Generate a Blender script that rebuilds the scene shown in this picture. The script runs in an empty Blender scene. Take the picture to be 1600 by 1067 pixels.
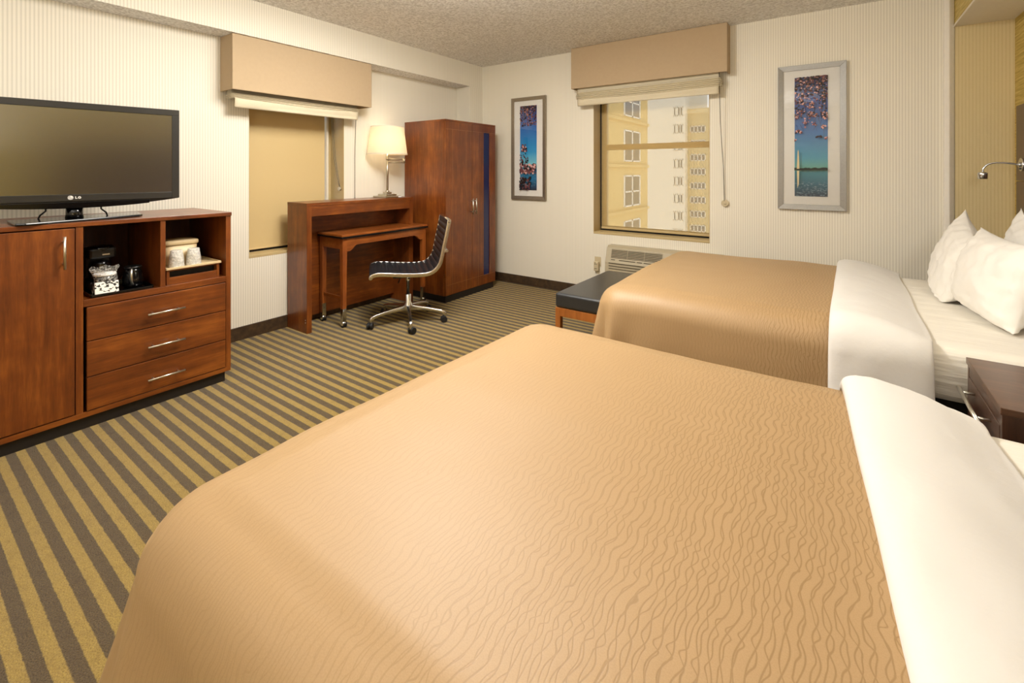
import bpy, bmesh, math, random
from mathutils import Vector, Matrix, noise
random.seed(7)
C = bpy.context.scene.collection
PI = math.pi
sin, cos = math.sin, math.cos

# ------------------------------------------------------------------ helpers
def lin(c):
    if isinstance(c, str):
        c = [int(c[i:i+2], 16) / 255 for i in (0, 2, 4)]
    return tuple((v / 12.92 if v <= .04045 else ((v + .055) / 1.055) ** 2.4) for v in c) + (1,)

class MB:
    def __init__(s): s.bm = bmesh.new()
    def face(s, pts, mi=0, smooth=False):
        f = s.bm.faces.new([s.bm.verts.new(p) for p in pts]); f.material_index = mi; f.smooth = smooth; return f
    def box(s, x0, x1, y0, y1, z0, z1, mi=0):
        v = [s.bm.verts.new((x, y, z)) for x in (x0, x1) for y in (y0, y1) for z in (z0, z1)]
        for q in ((0,1,3,2),(4,6,7,5),(0,4,5,1),(2,3,7,6),(0,2,6,4),(1,5,7,3)):
            s.bm.faces.new([v[i] for i in q]).material_index = mi
        return s
    def prism(s, poly, axis, a, b, mi=0):
        def P(p, t):
            if axis == 'x': return (t, p[0], p[1])
            if axis == 'y': return (p[0], t, p[1])
            return (p[0], p[1], t)
        A = [s.bm.verts.new(P(p, a)) for p in poly]; B = [s.bm.verts.new(P(p, b)) for p in poly]
        n = len(poly)
        s.bm.faces.new(A).material_index = mi; s.bm.faces.new(B[::-1]).material_index = mi
        for i in range(n):
            s.bm.faces.new((A[i], B[i], B[(i+1) % n], A[(i+1) % n])).material_index = mi
        return s
    def rings(s, rs, closed=True, cap=True, smooth=True, mi=0):
        V = [[s.bm.verts.new(p) for p in r] for r in rs]
        n = len(rs[0]); m = n if closed else n - 1
        for a, b in zip(V, V[1:]):
            for i in range(m):
                f = s.bm.faces.new((a[i], a[(i+1) % n], b[(i+1) % n], b[i])); f.smooth = smooth; f.material_index = mi
        if cap and closed:
            for r in (V[0][::-1], V[-1]):
                f = s.bm.faces.new(r); f.material_index = mi
        return V
    def tube(s, pts, r, n=10, mi=0, closed=False):
        pts = [Vector(p) for p in pts]; rs = []
        rr = r if isinstance(r, (list, tuple)) else [r] * len(pts)
        t0 = (pts[1] - pts[0]).normalized()
        u = t0.orthogonal().normalized()
        for i, p in enumerate(pts):
            t = (pts[min(i+1, len(pts)-1)] - pts[max(i-1, 0)]).normalized()
            u = (u - t * u.dot(t)).normalized(); w = t.cross(u)
            rs.append([p + (u * cos(2*PI*k/n) + w * sin(2*PI*k/n)) * rr[i] for k in range(n)])
        s.rings(rs, mi=mi); return s
    def cyl(s, p, q, r, n=16, mi=0): return s.tube([p, q], r, n, mi)
    def lathe(s, prof, c=(0,0,0), n=24, mi=0, cap=True):
        s.rings([[(c[0] + r*cos(2*PI*k/n), c[1] + r*sin(2*PI*k/n), c[2] + z) for k in range(n)] for r, z in prof], mi=mi, cap=cap)
        return s
    def disc(s, c, r, axis='x', n=20, mi=0):
        P = []
        for k in range(n):
            a, b = r*cos(2*PI*k/n), r*sin(2*PI*k/n)
            P.append({'x': (c[0], c[1]+a, c[2]+b), 'y': (c[0]+a, c[1], c[2]+b), 'z': (c[0]+a, c[1]+b, c[2])}[axis])
        s.face(P, mi)
    def xf(s, M):
        s.bm.transform(M); return s

ROOTM = {}
def obj(name, mb, mats, parent=None, bevel=0, world=True, seg=2, fixn=True, subsurf=0):
    """link the collected shape as ONE mesh object; shapes are given in world space unless world=False"""
    bm = mb.bm
    if fixn: bmesh.ops.recalc_face_normals(bm, faces=bm.faces)
    me = bpy.data.meshes.new(name)
    o = bpy.data.objects.new(name, me); C.objects.link(o)
    if parent is not None:
        R = ROOTM[parent.name]
        if world: bm.transform(R.inverted())
        o.parent = parent; ROOTM[o.name] = R
    elif world:
        xs = [v.co for v in bm.verts]
        c = Vector(((min(p.x for p in xs)+max(p.x for p in xs))/2, (min(p.y for p in xs)+max(p.y for p in xs))/2, min(p.z for p in xs)))
        bm.transform(Matrix.Translation(-c)); o.location = c; ROOTM[o.name] = Matrix.Translation(c)
    else:
        ROOTM[o.name] = Matrix()
    bm.to_mesh(me); bm.free()
    for m in (mats if isinstance(mats, (list, tuple)) else [mats]): me.materials.append(m)
    if bevel:
        b = o.modifiers.new('bevel', 'BEVEL'); b.width = bevel; b.segments = seg; b.limit_method = 'ANGLE'; b.angle_limit = math.radians(40)
    if subsurf:
        b = o.modifiers.new('sub', 'SUBSURF'); b.levels = subsurf; b.render_levels = subsurf
    return o

def thing(name, label, cat, loc, rotz=0, group=None):
    o = bpy.data.objects.new(name, None); C.objects.link(o); o.empty_display_size = .1
    o.location = loc; o.rotation_euler = (0, 0, rotz)
    ROOTM[o.name] = Matrix.Translation(loc) @ Matrix.Rotation(rotz, 4, 'Z')
    return tag(o, label, cat, group)
def tag(o, label, cat, group=None):
    o['label'] = label; o['category'] = cat
    if group: o['group'] = group
    return o
def struct(name, mb, mats, parent=None, bevel=0, **k):
    o = obj(name, mb, mats, parent, bevel, **k)
    if parent is None: o['kind'] = 'structure'
    return o

# ---------------------------------------------------------------- materials
class NT:
    def __init__(s, name):
        s.m = bpy.data.materials.new(name); s.m.use_nodes = True
        s.t = s.m.node_tree; s.n = s.t.nodes; s.b = s.n['Principled BSDF']
    def add(s, typ, **kw):
        n = s.n.new(typ)
        for k, v in kw.items():
            if hasattr(n, k) and k not in n.inputs: setattr(n, k, v)
            else: s.set(n, k, v)
        return n
    def set(s, n, k, v):
        if isinstance(v, bpy.types.NodeSocket): s.t.links.new(v, n.inputs[k])
        else: n.inputs[k].default_value = v
    def link(s, a, b): s.t.links.new(a, b)
    def math(s, op, a, b=None, c=None):
        n = s.n.new('ShaderNodeMath'); n.operation = op
        for i, v in enumerate((a, b, c)):
            if v is not None: s.set(n, i, v)
        return n.outputs[0]
    def coords(s, kind='Object', scale=(1,1,1), rot=(0,0,0)):
        tc = s.n.new('ShaderNodeTexCoord'); mp = s.n.new('ShaderNodeMapping')
        mp.inputs['Scale'].default_value = scale; mp.inputs['Rotation'].default_value = rot
        s.link(tc.outputs[kind], mp.inputs['Vector']); return mp.outputs[0]
    def pos(s):
        return s.n.new('ShaderNodeNewGeometry').outputs['Position']
    def sep(s, v):
        n = s.n.new('ShaderNodeSeparateXYZ'); s.link(v, n.inputs[0]); return n.outputs
    def noise(s, vec, scale, detail=3, rough=.5):
        n = s.n.new('ShaderNodeTexNoise'); s.link(vec, n.inputs['Vector'])
        n.inputs['Scale'].default_value = scale; n.inputs['Detail'].default_value = detail; n.inputs['Roughness'].default_value = rough
        return n.outputs['Fac']
    def ramp(s, fac, stops, interp='LINEAR'):
        n = s.n.new('ShaderNodeValToRGB'); s.link(fac, n.inputs[0]); e = n.color_ramp.elements
        n.color_ramp.interpolation = interp
        while len(e) < len(stops): e.new(.5)
        for el, (p, c) in zip(e, stops): el.position = p; el.color = lin(c) if isinstance(c, str) else c
        return n.outputs[0]
    def mix(s, fac, a, b):
        n = s.n.new('ShaderNodeMix'); n.data_type = 'RGBA'
        for k, v in ((0, fac), (6, a), (7, b)):
            if isinstance(v, str): v = lin(v)
            if isinstance(v, bpy.types.NodeSocket): s.link(v, n.inputs[k])
            else: n.inputs[k].default_value = v
        return n.outputs[2]
    def bump(s, h, strength=.3, dist=.01):
        n = s.n.new('ShaderNodeBump'); s.link(h, n.inputs['Height']); n.inputs['Strength'].default_value = strength
        n.inputs['Distance'].default_value = dist; s.link(n.outputs[0], s.b.inputs['Normal']); return n
    def out(s, **kw):
        for k, v in kw.items():
            k = k.replace('_', ' ')
            if isinstance(v, str): v = lin(v)
            s.set(s.b, k, v)
        return s.m

def plain(name, col, rough=.5, metal=0, spec=.5, **kw):
    t = NT(name)
    v = t.coords(); f = t.noise(v, 40, 2)
    c = lin(col)
    d = tuple(x * .93 for x in c[:3]) + (1,)
    col = t.mix(f, d, c)
    kk = {'Base_Color': col, 'Roughness': rough, 'Metallic': metal, 'Specular_IOR_Level': spec}; kk.update(kw)
    return t.out(**kk)

def wood(name, dark, mid, light, rough=.32, axis='z', s=1.0, coat=.25):
    t = NT(name)
    sc = {'z': (14, 14, 1.1), 'y': (14, 1.1, 14), 'x': (1.1, 14, 14)}[axis]
    v = t.coords(scale=tuple(q*s for q in sc))
    f1 = t.noise(v, 3.2, 6, .62)
    v2 = t.coords(scale=tuple(q*.25*s for q in sc)); f2 = t.noise(v2, 2.0, 3, .5)
    v3 = t.coords(scale=tuple(q*5*s for q in sc)); f3 = t.noise(v3, 3.5, 2)
    f = t.math('ADD', t.math('MULTIPLY', f1, .5), t.math('ADD', t.math('MULTIPLY', f2, .35), t.math('MULTIPLY', f3, .15)))
    f4 = t.noise(t.coords(scale=(1, 1, 1)), 5.5, 3, .6)
    f = t.math('ADD', f, t.math('MULTIPLY', t.math('SUBTRACT', f4, .5), .38))
    col = t.ramp(f, [(.3, dark), (.5, mid), (.70, light)])
    t.bump(f3, .03, .002)
    return t.out(Base_Color=col, Roughness=rough, Coat_Weight=coat, Coat_Roughness=.2)

M = {}
CH = ('4E240C', '703812', '96551E')
M['cherry'] = wood('cherry_wood', *CH)
M['cherry_y'] = wood('cherry_wood_lengthwise', *CH, axis='y')
M['cherry_x'] = wood('cherry_wood_crosswise', *CH, axis='x')
M['cherry_light'] = wood('cherry_table_wood', '6A3312', '8A4A1C', 'A5602A', axis='y')
M['cherry_leg'] = wood('cherry_leg_wood', '6A3312', '86461A', 'A05A26')
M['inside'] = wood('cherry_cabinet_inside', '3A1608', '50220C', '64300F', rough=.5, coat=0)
M['walnut'] = wood('dark_walnut', '2E1A10', '45291A', '5A3824', rough=.35)
M['walnut_y'] = wood('dark_walnut_top', '3A2418', '50321F', '68462E', rough=.35, axis='x')
M['orange_wood'] = wood('bench_wood', '7A4218', '9A5A26', 'B06C30')
M['black'] = plain('black_plastic', '0B0A0A', .35)
M['black_gloss'] = plain('gloss_black_plastic', '0A0A0B', .12)
M['bezel'] = plain('dark_grey_bezel', '2A2825', .38)
M['plinth'] = plain('black_plinth', '17100B', .6)
M['chrome'] = plain('polished_chrome', 'DFE0E0', .2, 1)
M['steel'] = plain('brushed_steel', 'D8D4C8', .3, 1)
M['nickel'] = plain('satin_nickel', 'C9C3B2', .28, 1)
M['rubber'] = plain('caster_rubber', '141313', .55)
M['inlay'] = plain('pale_inlay', '9A6A3C', .4)
M['blue_glass'] = plain('blue_glass', '1E2450', .25)
M['valance'] = plain('valance_fabric', 'BBA484', .85)
M['ac_plastic'] = plain('ac_plastic', 'B5A98E', .5)
M['ac_dark'] = plain('ac_grille_dark', '5A5140', .6)
M['plate'] = plain('ivory_plastic', 'CDBE9C', .45)
M['frame_paint'] = plain('window_frame_paint', 'C2AC7C', .5)
M['frame_dark'] = plain('window_gap_black', '0E0C0A', .7)
M['white_mat'] = plain('picture_mount', 'EDE8DF', .8)
M['tan_plastic'] = plain('tan_plastic', 'D6BE92', .4)
M['paper'] = plain('white_paper', 'F0EEEA', .7)
M['cord_grey'] = plain('grey_cord', '6E6658', .6)
M['bulb_glass'] = plain('lamp_lens', 'F5F0E0', .3)

def leather():
    t = NT('black_leather'); v = t.coords(); f = t.noise(v, 180, 3)
    t.bump(f, .12, .002)
    return t.out(Base_Color='202226', Roughness=.34, Specular_IOR_Level=.8)
M['leather'] = leather()

def wallpaper(name, a, b, ax):
    t = NT(name); x = t.sep(t.pos())[ax]
    w = t.math('SINE', t.math('MULTIPLY', x, 2*PI/.0172))
    f = t.math('MULTIPLY_ADD', w, .5, .5)
    f = t.math('SMOOTH_MIN', t.math('MULTIPLY', f, 1.5), 1.0, .3)
    n = t.noise(t.pos(), 60, 2)
    col = t.mix(f, a, b)
    t.bump(f, .12, .002)
    return t.out(Base_Color=col, Roughness=.55, Specular_IOR_Level=.4)
M['paper_left'] = wallpaper('striped_wallpaper_side', 'D9D3C3', 'EEE8D9', 1)
M['paper_far'] = wallpaper('striped_wallpaper_end', 'DCD5C4', 'F0EADA', 0)
M['paper_bounce'] = wallpaper('bounce_tinted_wallpaper', 'CDB988', 'D6C394', 0)  # striped paper with dim, yellow bounce light put into its colour
M['paint'] = plain('cream_paint', 'E4DBC8', .7); M['bead'] = plain('pale_corner_paint', 'F2ECE0', .6)

def popcorn():
    t = NT('popcorn_ceiling'); p = t.pos()
    f = t.noise(p, 62, 2, .6); g = t.noise(p, 160, 2)
    h = t.math('ADD', t.math('SMOOTH_MAX', f, .5, .08), t.math('MULTIPLY', g, .3))
    t.bump(h, .8, .012)
    sp = t.ramp(f, [(.38, 'D2CFC9'), (.52, 'EBE9E4'), (.66, 'FAF8F5')])
    col = sp
    return t.out(Base_Color=col, Roughness=.95, Specular_IOR_Level=.1)
M['ceiling'] = popcorn()

def carpet():
    t = NT('striped_carpet'); p = t.pos(); x, y, z = t.sep(p)
    n = t.noise(p, 55, 2); n2 = t.ramp(t.noise(p, 260, 3, .75), [(.36, (0,)*3+(1,)), (.64, (1,)*3+(1,))]); n3 = t.noise(p, 9, 3)
    n4 = t.noise(p, 26, 4, .7)
    yy = t.math('ADD', t.math('ADD', y, -.0054), t.math('MULTIPLY', t.math('SUBTRACT', n, .5), .006))
    fr = t.math('FRACT', t.math('DIVIDE', yy, .0638))
    s = t.math('MULTIPLY', t.math('SUBTRACT', t.math('ABSOLUTE', t.math('SUBTRACT', fr, .5)), .24), 22)
    s = t.math('MINIMUM', t.math('MAXIMUM', t.math('ADD', s, .5), 0.0), 1.0)
    gold = t.mix(n2, '8C6E2C', 'CCAE58'); brown = t.mix(n2, '42321A', '75603C')
    gold = t.mix(t.math('MULTIPLY', n3, .35), gold, '8F7440'); 
    gold = t.mix(t.ramp(n4, [(.5, (0,)*3+(1,)), (.75, (.5,)*3+(1,))]), gold, '7E6228'); brown = t.mix(t.ramp(n4, [(.5, (0,)*3+(1,)), (.75, (.5,)*3+(1,))]), brown, '3E2C16')
    col = t.mix(s, gold, brown)
    h = t.math('ADD', n2, t.math('MULTIPLY', n, .6))
    t.bump(h, .7, .008)
    return t.out(Base_Color=col, Roughness=1.0, Specular_IOR_Level=.05, Sheen_Weight=.15)
M['carpet'] = carpet()

def baseboard():
    t = NT('dark_vinyl_base'); p = t.pos(); n = t.noise(p, 25, 5, .7)
    return t.out(Base_Color=t.ramp(n, [(.3, '2A1E12'), (.55, '43311E'), (.75, '5A4329')]), Roughness=.55)
M['baseboard'] = baseboard()

def grasscloth():
    t = NT('yellow_grasscloth'); p = t.pos(); 
    mp = t.n.new('ShaderNodeMapping'); t.link(p, mp.inputs[0]); mp.inputs['Scale'].default_value = (1, .25, 6)
    n = t.noise(mp.outputs[0], 14, 4, .65); 
    mp2 = t.n.new('ShaderNodeMapping'); t.link(p, mp2.inputs[0]); mp2.inputs['Scale'].default_value = (1, .5, 22)
    n2 = t.noise(mp2.outputs[0], 12, 2)
    f = t.math('ADD', t.math('MULTIPLY', n, .6), t.math('MULTIPLY', n2, .4))
    t.bump(f, .4, .004)
    return t.out(Base_Color=t.ramp(f, [(.32, '8F7428'), (.5, 'BFA552'), (.68, 'E2CF86')]), Roughness=.6)
M['grass'] = grasscloth()

def bedspread():
    t = NT('tan_bedspread'); uv = t.coords('UV'); x, y, z = t.sep(uv)
    n = t.noise(uv, 6, 1); n2 = t.noise(uv, 14, 1)
    n3 = t.noise(uv, 3.1, 1)
    def fam(ph, sp, wl, amp, nn, k):
        s = t.math('SINE', t.math('ADD', t.math('MULTIPLY', y, 2*PI/wl), t.math('MULTIPLY_ADD', nn, k, ph)))
        u = t.math('ADD', t.math('DIVIDE', x, sp), t.math('MULTIPLY', s, amp))
        u = t.math('ADD', u, t.math('MULTIPLY', n, 2.2))
        d = t.math('ABSOLUTE', t.math('SUBTRACT', t.math('FRACT', u), .5))
        return t.math('MAXIMUM', t.math('SUBTRACT', 1.0, t.math('DIVIDE', d, .10)), 0.0)
    a = fam(0, .0150, .085, .30, n2, 13); b = fam(2.6, .0150, .085, .30, n3, 17)
    l = t.math('MAXIMUM', a, b)
    l = t.math('MINIMUM', t.math('MULTIPLY', l, 1.6), 1.0)
    w = t.noise(uv, 500, 2)
    col = t.mix(w, 'A4855C', 'B79870')
    fd = t.math('MINIMUM', t.math('MAXIMUM', t.math('MULTIPLY_ADD', x, 1.7, 1.30), .30), 1.0)     # line contrast fades towards the foot end
    col = t.mix(t.math('MULTIPLY', l, t.math('MULTIPLY', fd, .55)), col, '84663C')
    l = t.math('MULTIPLY', l, fd)
    h = t.math('SUBTRACT', t.math('MULTIPLY', w, .12), l)
    t.bump(h, .09, .0025)
    return t.out(Base_Color=col, Roughness=.5, Specular_IOR_Level=.45, Sheen_Weight=.3, Sheen_Roughness=.3, Sheen_Tint=lin('D8B888'))
M['spread'] = bedspread()

def linen(name, col, s=1.0):
    t = NT(name); v = t.coords(); n = t.noise(v, 420, 2); n2 = t.noise(v, 7, 4, .6)
    t.bump(t.math('ADD', t.math('MULTIPLY', n, .05), n2), .22 * s, .02)
    return t.out(Base_Color=col, Roughness=.75, Sheen_Weight=.1, Specular_IOR_Level=.3)
M['duvet'] = linen('white_duvet_cotton', 'E8E5E0', 1.0)
M['pillow'] = linen('white_pillow_cotton', 'F0ECE4', 1.0)
def sheet():
    t = NT('white_sheet_cotton'); v = t.coords(scale=(.6, 3, 7)); n = t.noise(v, 4, 3, .6)
    t.bump(n, .35, .03)
    return t.out(Base_Color='EDE7DA', Roughness=.75, Sheen_Weight=.1, Specular_IOR_Level=.3)
M['sheet'] = sheet()

def roman():
    t = NT('roman_shade_cloth'); p = t.pos()
    mp = t.n.new('ShaderNodeMapping'); t.link(p, mp.inputs[0]); mp.inputs['Scale'].default_value = (90, 90, 700)
    n = t.noise(mp.outputs[0], 1.5, 2)
    return t.out(Base_Color=t.mix(n, 'C8BB9C', 'E2D8BF'), Roughness=.85)
M['roman'] = roman()

def roller():
    t = NT('opaque_roller_cloth'); p = t.pos(); n = t.noise(p, 300, 2)
    return t.out(Base_Color=t.mix(n, 'CBB27E', 'D8C08E'), Roughness=.45, Specular_IOR_Level=.5)
M['roller'] = roller()

def sheer():
    t = NT('sheer_solar_mesh'); p = t.pos()
    tr = t.n.new('ShaderNodeBsdfTransparent'); tr.inputs[0].default_value = lin('FFF6E4')
    x, y, z = t.sep(p)
    wv = t.math('MULTIPLY', t.math('SINE', t.math('MULTIPLY', x, 2*PI/.004)), t.math('SINE', t.math('MULTIPLY', z, 2*PI/.004)))
    fac = t.math('MULTIPLY_ADD', wv, .06, .50)
    t.out(Base_Color='D2B67A', Roughness=.7)
    mx = t.n.new('ShaderNodeMixShader'); t.link(fac, mx.inputs[0]); t.link(t.b.outputs[0], mx.inputs[1]); t.link(tr.outputs[0], mx.inputs[2])
    t.link(mx.outputs[0], t.n['Material Output'].inputs[0]); return t.m
M['sheer'] = sheer()

def glass(name, tint='F4F7F5', rough=0.0, keep=.9):
    t = NT(name)
    tr = t.n.new('ShaderNodeBsdfTransparent'); tr.inputs[0].default_value = lin(tint)
    gl = t.n.new('ShaderNodeBsdfGlossy'); gl.inputs['Roughness'].default_value = rough
    fr = t.n.new('ShaderNodeFresnel'); fr.inputs[0].default_value = 1.45
    mx = t.n.new('ShaderNodeMixShader'); t.link(fr.outputs[0], mx.inputs[0]); t.link(tr.outputs[0], mx.inputs[1]); t.link(gl.outputs[0], mx.inputs[2])
    t.link(mx.outputs[0], t.n['Material Output'].inputs[0]); return t.m
M['glass'] = glass('clear_glass', 'FFFFFF')
def cup_plastic(lo, hi):
    t = NT('crinkled_clear_wrap'); v = t.coords(); n = t.noise(v, 70, 4, .7)
    t.bump(n, 1.0, .012)
    tr = t.n.new('ShaderNodeBsdfTransparent')
    t.out(Base_Color='F2EEE4', Roughness=.12, Specular_IOR_Level=1.0)
    mx = t.n.new('ShaderNodeMixShader'); t.link(t.ramp(n, [(.42, (lo,)*3+(1,)), (.62, (hi,)*3+(1,))]), mx.inputs[0])
    t.link(tr.outputs[0], mx.inputs[1]); t.link(t.b.outputs[0], mx.inputs[2])
    t.link(mx.outputs[0], t.n['Material Output'].inputs[0]); return t.m
M['wrap'] = cup_plastic(.5, .85)
M['bag'] = cup_plastic(.06, .5)

def shade_lit():
    t = NT('lit_lamp_shade'); 
    tl = t.n.new('ShaderNodeBsdfTranslucent'); tl.inputs[0].default_value = lin('FFF3DC')
    t.out(Base_Color='F2E6CC', Roughness=.8)
    mx = t.n.new('ShaderNodeMixShader'); mx.inputs[0].default_value = .55
    t.link(t.b.outputs[0], mx.inputs[1]); t.link(tl.outputs[0], mx.inputs[2])
    t.link(mx.outputs[0], t.n['Material Output'].inputs[0]); return t.m
M['shade'] = shade_lit()
def emit(name, col, s):
    t = NT(name); return t.out(Base_Color=col, Emission_Color=lin(col), Emission_Strength=s)
M['bulb'] = emit('bulb_glow', 'FFE2B0', 8)
M['screen'] = plain('dark_lcd_screen', '0A0908', .22, 0, .5, IOR=3.4)

def frame_metal(name, a, b):
    t = NT(name); v = t.coords(scale=(30, 30, 30)); n = t.noise(v, 4, 4, .6)
    return t.out(Base_Color=t.mix(n, a, b), Roughness=.38, Metallic=.75)
M['frame_silver'] = frame_metal('silver_leaf_frame', '8A8884', 'A6A4A0')
M['frame_bronze'] = frame_metal('pewter_frame', '857A6A', 'ADA290')

# -------------------------------------------------------------------- setting
WL, FAR, RW, BACK, CE, BZ = -3.70, 4.31, .93, -2.3, 2.525, 2.262
struct('floor', MB().box(WL-.1, RW+.1, BACK-.1, FAR+.1, -.1, 0), M['carpet'])
struct('ceiling', MB().box(WL-.1, RW+.1, BACK-.1, FAR+.1, CE, CE+.1), M['ceiling'])
# left wall with the window opening
Y0, Y1, Z0, Z1 = 1.722, 2.558, .605, 2.10
m = MB(); T = .28
for b in ((BACK-.1, Y0, 0, CE), (Y1, FAR+.1, 0, CE), (Y0, Y1, 0, Z0), (Y0, Y1, Z1, CE)): m.box(WL-T, WL, *b)
struct('wall_left', m, M['paper_left'])
# far wall with the window opening
X0, X1, FZ0, FZ1 = -2.036, -.923, .642, 2.25
m = MB()
for b in ((WL-T, X0, 0, CE), (X1, RW+.1, 0, CE), (X0, X1, 0, FZ0), (X0, X1, FZ1, CE)): m.box(b[0], b[1], FAR, FAR+T, b[2], b[3])
struct('wall_far', m, M['paper_far'])
struct('wall_right', MB().box(RW, RW+.15, BACK-.1, FAR, 0, CE), M['grass'])
struct('wall_back', MB().box(WL-.1, RW+.1, BACK-.15, BACK, 0, CE), M['paper_far'])
# boxed beam along the left wall, column in the corner
m = MB(); m.box(WL, -3.49, BACK, FAR, BZ, CE)
for f in m.bm.faces:
    if all(abs(v.co.z - BZ) < 1e-5 for v in f.verts): f.material_index = 1
struct('trim_1', m, [M['paper_left'], M['ceiling']])
struct('trim_2', MB().box(WL, -3.485, 4.07, FAR, 0, BZ), M['paper_left'], bevel=.004)
# soffit over the bed heads: grasscloth face, painted underside
m = MB(); m.box(.645, RW, BACK, FAR, BZ, CE)
for f in m.bm.faces:
    if all(abs(v.co.z - BZ) < 1e-5 for v in f.verts): f.material_index = 1
struct('trim_3', m, [M['grass'], M['paint']], bevel=0)
m = MB(); m.box(.638, .648, BACK, FAR-.001, BZ-.004, BZ+.012)
struct('trim_4', m, M['paint'], bevel=.003)
# pilaster edge on the far wall
m = MB(); m.prism([(.587, FAR), (.592, FAR-.028), (.617, FAR-.032), (.642, FAR-.012), (.648, FAR)], 'z', .1, CE)
struct('trim_5', m, M['bead'], bevel=.004)
struct('trim_6', MB().box(.648, RW, FAR-.006, FAR, .1, BZ), M['paper_bounce'])  # niche panel, soffit shade and grasscloth bounce painted in its colour
# baseboards
struct('baseboard_left', MB().box(WL, WL+.012, BACK, 4.07, 0, .10), M['baseboard'], bevel=.003)
struct('baseboard_far', MB().box(-3.485, RW, FAR-.012, FAR, 0, .10), M['baseboard'], bevel=.003)

# windows --------------------------------------------------------------------
def window(name, axis, a0, a1, z0, z1, w):
    """frame in the opening; w = wall plane coordinate, outward sign included in B()"""
    sgn = 1 if axis == 'far' else -1
    def B(m, p0, p1, d0, d1, q0, q1):
        e0, e1 = sorted((w + sgn*d0, w + sgn*d1))
        if axis == 'far': m.box(p0, p1, e0, e1, q0, q1)
        else: m.box(e0, e1, p0, p1, q0, q1)
    f = MB()
    B(f, a0, a0+.05, .20, .27, z0, z1); B(f, a1-.05, a1, .20, .27, z0, z1); B(f, a0, a1, .20, .27, z1-.05, z1); B(f, a0, a1, .20, .27, z0, z0+.06)
    win = struct(name, f, M['frame_paint'], bevel=.003)
    s = MB(); B(s, a0, a1, 0.0, .20, z0-.0, z0+.022); struct('sill', s, M['frame_paint'], win, bevel=.003)
    for aa, bb in ((a0, a0+.004), (a1-.004, a1)):
        j = MB(); B(j, aa, bb, .001, .20, z0+.022, z1); struct('jamb_lining', j, M['frame_paint'], win)
    d = MB(); B(d, a0+.004, a1-.004, .162, .198, z0+.022, z0+.068); struct('dark_gap_strip', d, M['frame_dark'], win)  # black strip standing in for the shaded gap under the roller shade
    d = MB(); B(d, a0+.0045, a0+.019, .156, .198, z0+.068, z1); struct('dark_gap_strip', d, M['frame_dark'], win)  # the same painted dark gap, up one side
    zr = 1.525
    r = MB(); B(r, a0+.05, a1-.05, .205, .262, zr-.028, zr+.028); struct('meeting_rail', r, M['frame_paint'], win, bevel=.003)
    for q0, q1 in ((z0+.06, zr-.028), (zr+.028, z1-.05)):
        g = MB(); B(g, a0+.05, a1-.05, .228, .232, q0, q1); struct('pane', g, M['glass'], win)
    return win
window('window_1', 'left', Y0, Y1, Z0, Z1, WL)
window('window_2', 'far', X0, X1, FZ0, FZ1, FAR)

# roller shades inside the openings
r = thing('roller_shade', 'drawn plain beige roller shade in the window behind the desk', 'window shade', (WL-.13, 2.13, .66))
obj('shade_cloth', MB().box(WL-.152, WL-.150, Y0+.012, Y1-.10, .658, 2.08), M['roller'], r)
obj('bottom_bar', MB().box(WL-.158, WL-.144, Y0+.012, Y1-.10, .646, .658), M['roller'], r, bevel=.002)
obj('side_channel', MB().box(WL-.17, WL-.135, Y1-.088, Y1-.07, .63, 2.08), M['paint'], r)
obj('tube', MB().cyl((WL-.15, Y0+.005, 2.085), (WL-.15, Y1-.008, 2.085), .014), M['steel'], r)
cd = MB(); cd.tube([(WL-.10+.02*0, Y1-.068, 2.06), (WL-.10, Y1-.060, 1.7), (WL-.09, Y1-.045, 1.4), (WL-.06, Y1-.018, 1.17), (WL-.05, Y1-.008, 1.12)], .0022, 6)
cd.tube([(WL-.10, Y1-.058, 2.06), (WL-.095, Y1-.050, 1.7), (WL-.08, Y1-.035, 1.4), (WL-.055, Y1-.014, 1.18), (WL-.05, Y1-.008, 1.12)], .0022, 6)
obj('pull_chain', cd, M['cord_grey'], r)
obj('chain_tensioner', MB().cyl((WL-.05, Y1-.020, 1.115), (WL-.05, Y1-.0045, 1.115), .018), M['steel'], r)

r = thing('solar_shade', 'see-through tan mesh roller shade drawn in the far window', 'window shade', (-1.48, FAR+.15, .68))
m = MB(); m.face([(X0+.022, FAR+.15, 0.703), (X1-.012, FAR+.15, 0.703), (X1-.012, FAR+.15, 2.2), (X0+.022, FAR+.15, 2.2)]); obj('shade_mesh', m, M['sheer'], r)
obj('bottom_bar', MB().box(X0+.022, X1-.012, FAR+.143, FAR+.157, .682, .704), M['frame_paint'], r, bevel=.002)
obj('tube', MB().cyl((X0+.006, FAR+.15, 2.205), (X1-.006, FAR+.15, 2.205), .014), M['steel'], r)

# box valances + roman shades under them
def valance(label, x0, x1, y0, y1, z0, z1, open_axis):
    m = MB(); t = .012
    if open_axis == 'x':   # front faces +x
        m.box(x1-t, x1, y0, y1, z0, z1); m.box(x0, x1-t, y0, y0+t, z0, z1); m.box(x0, x1-t, y1-t, y1, z0, z1)
    else:                  # front faces -y
        m.box(x0, x1, y0, y0+t, z0, z1); m.box(x0, x0+t, y0+t, y1, z0, z1); m.box(x1-t, x1, y0+t, y1, z0, z1)
    o = obj('box_valance', m, M['valance'], None, bevel=.004)
    return tag(o, label, 'valance')
valance('beige fabric box valance under the ceiling beam above the desk', WL, -3.505, 1.52, 2.715, 1.862, BZ-.002, 'x')
valance('beige fabric box valance at the ceiling above the far window', -2.222, -.757, FAR-.135, FAR, 2.112, CE-.002, 'y')

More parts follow.
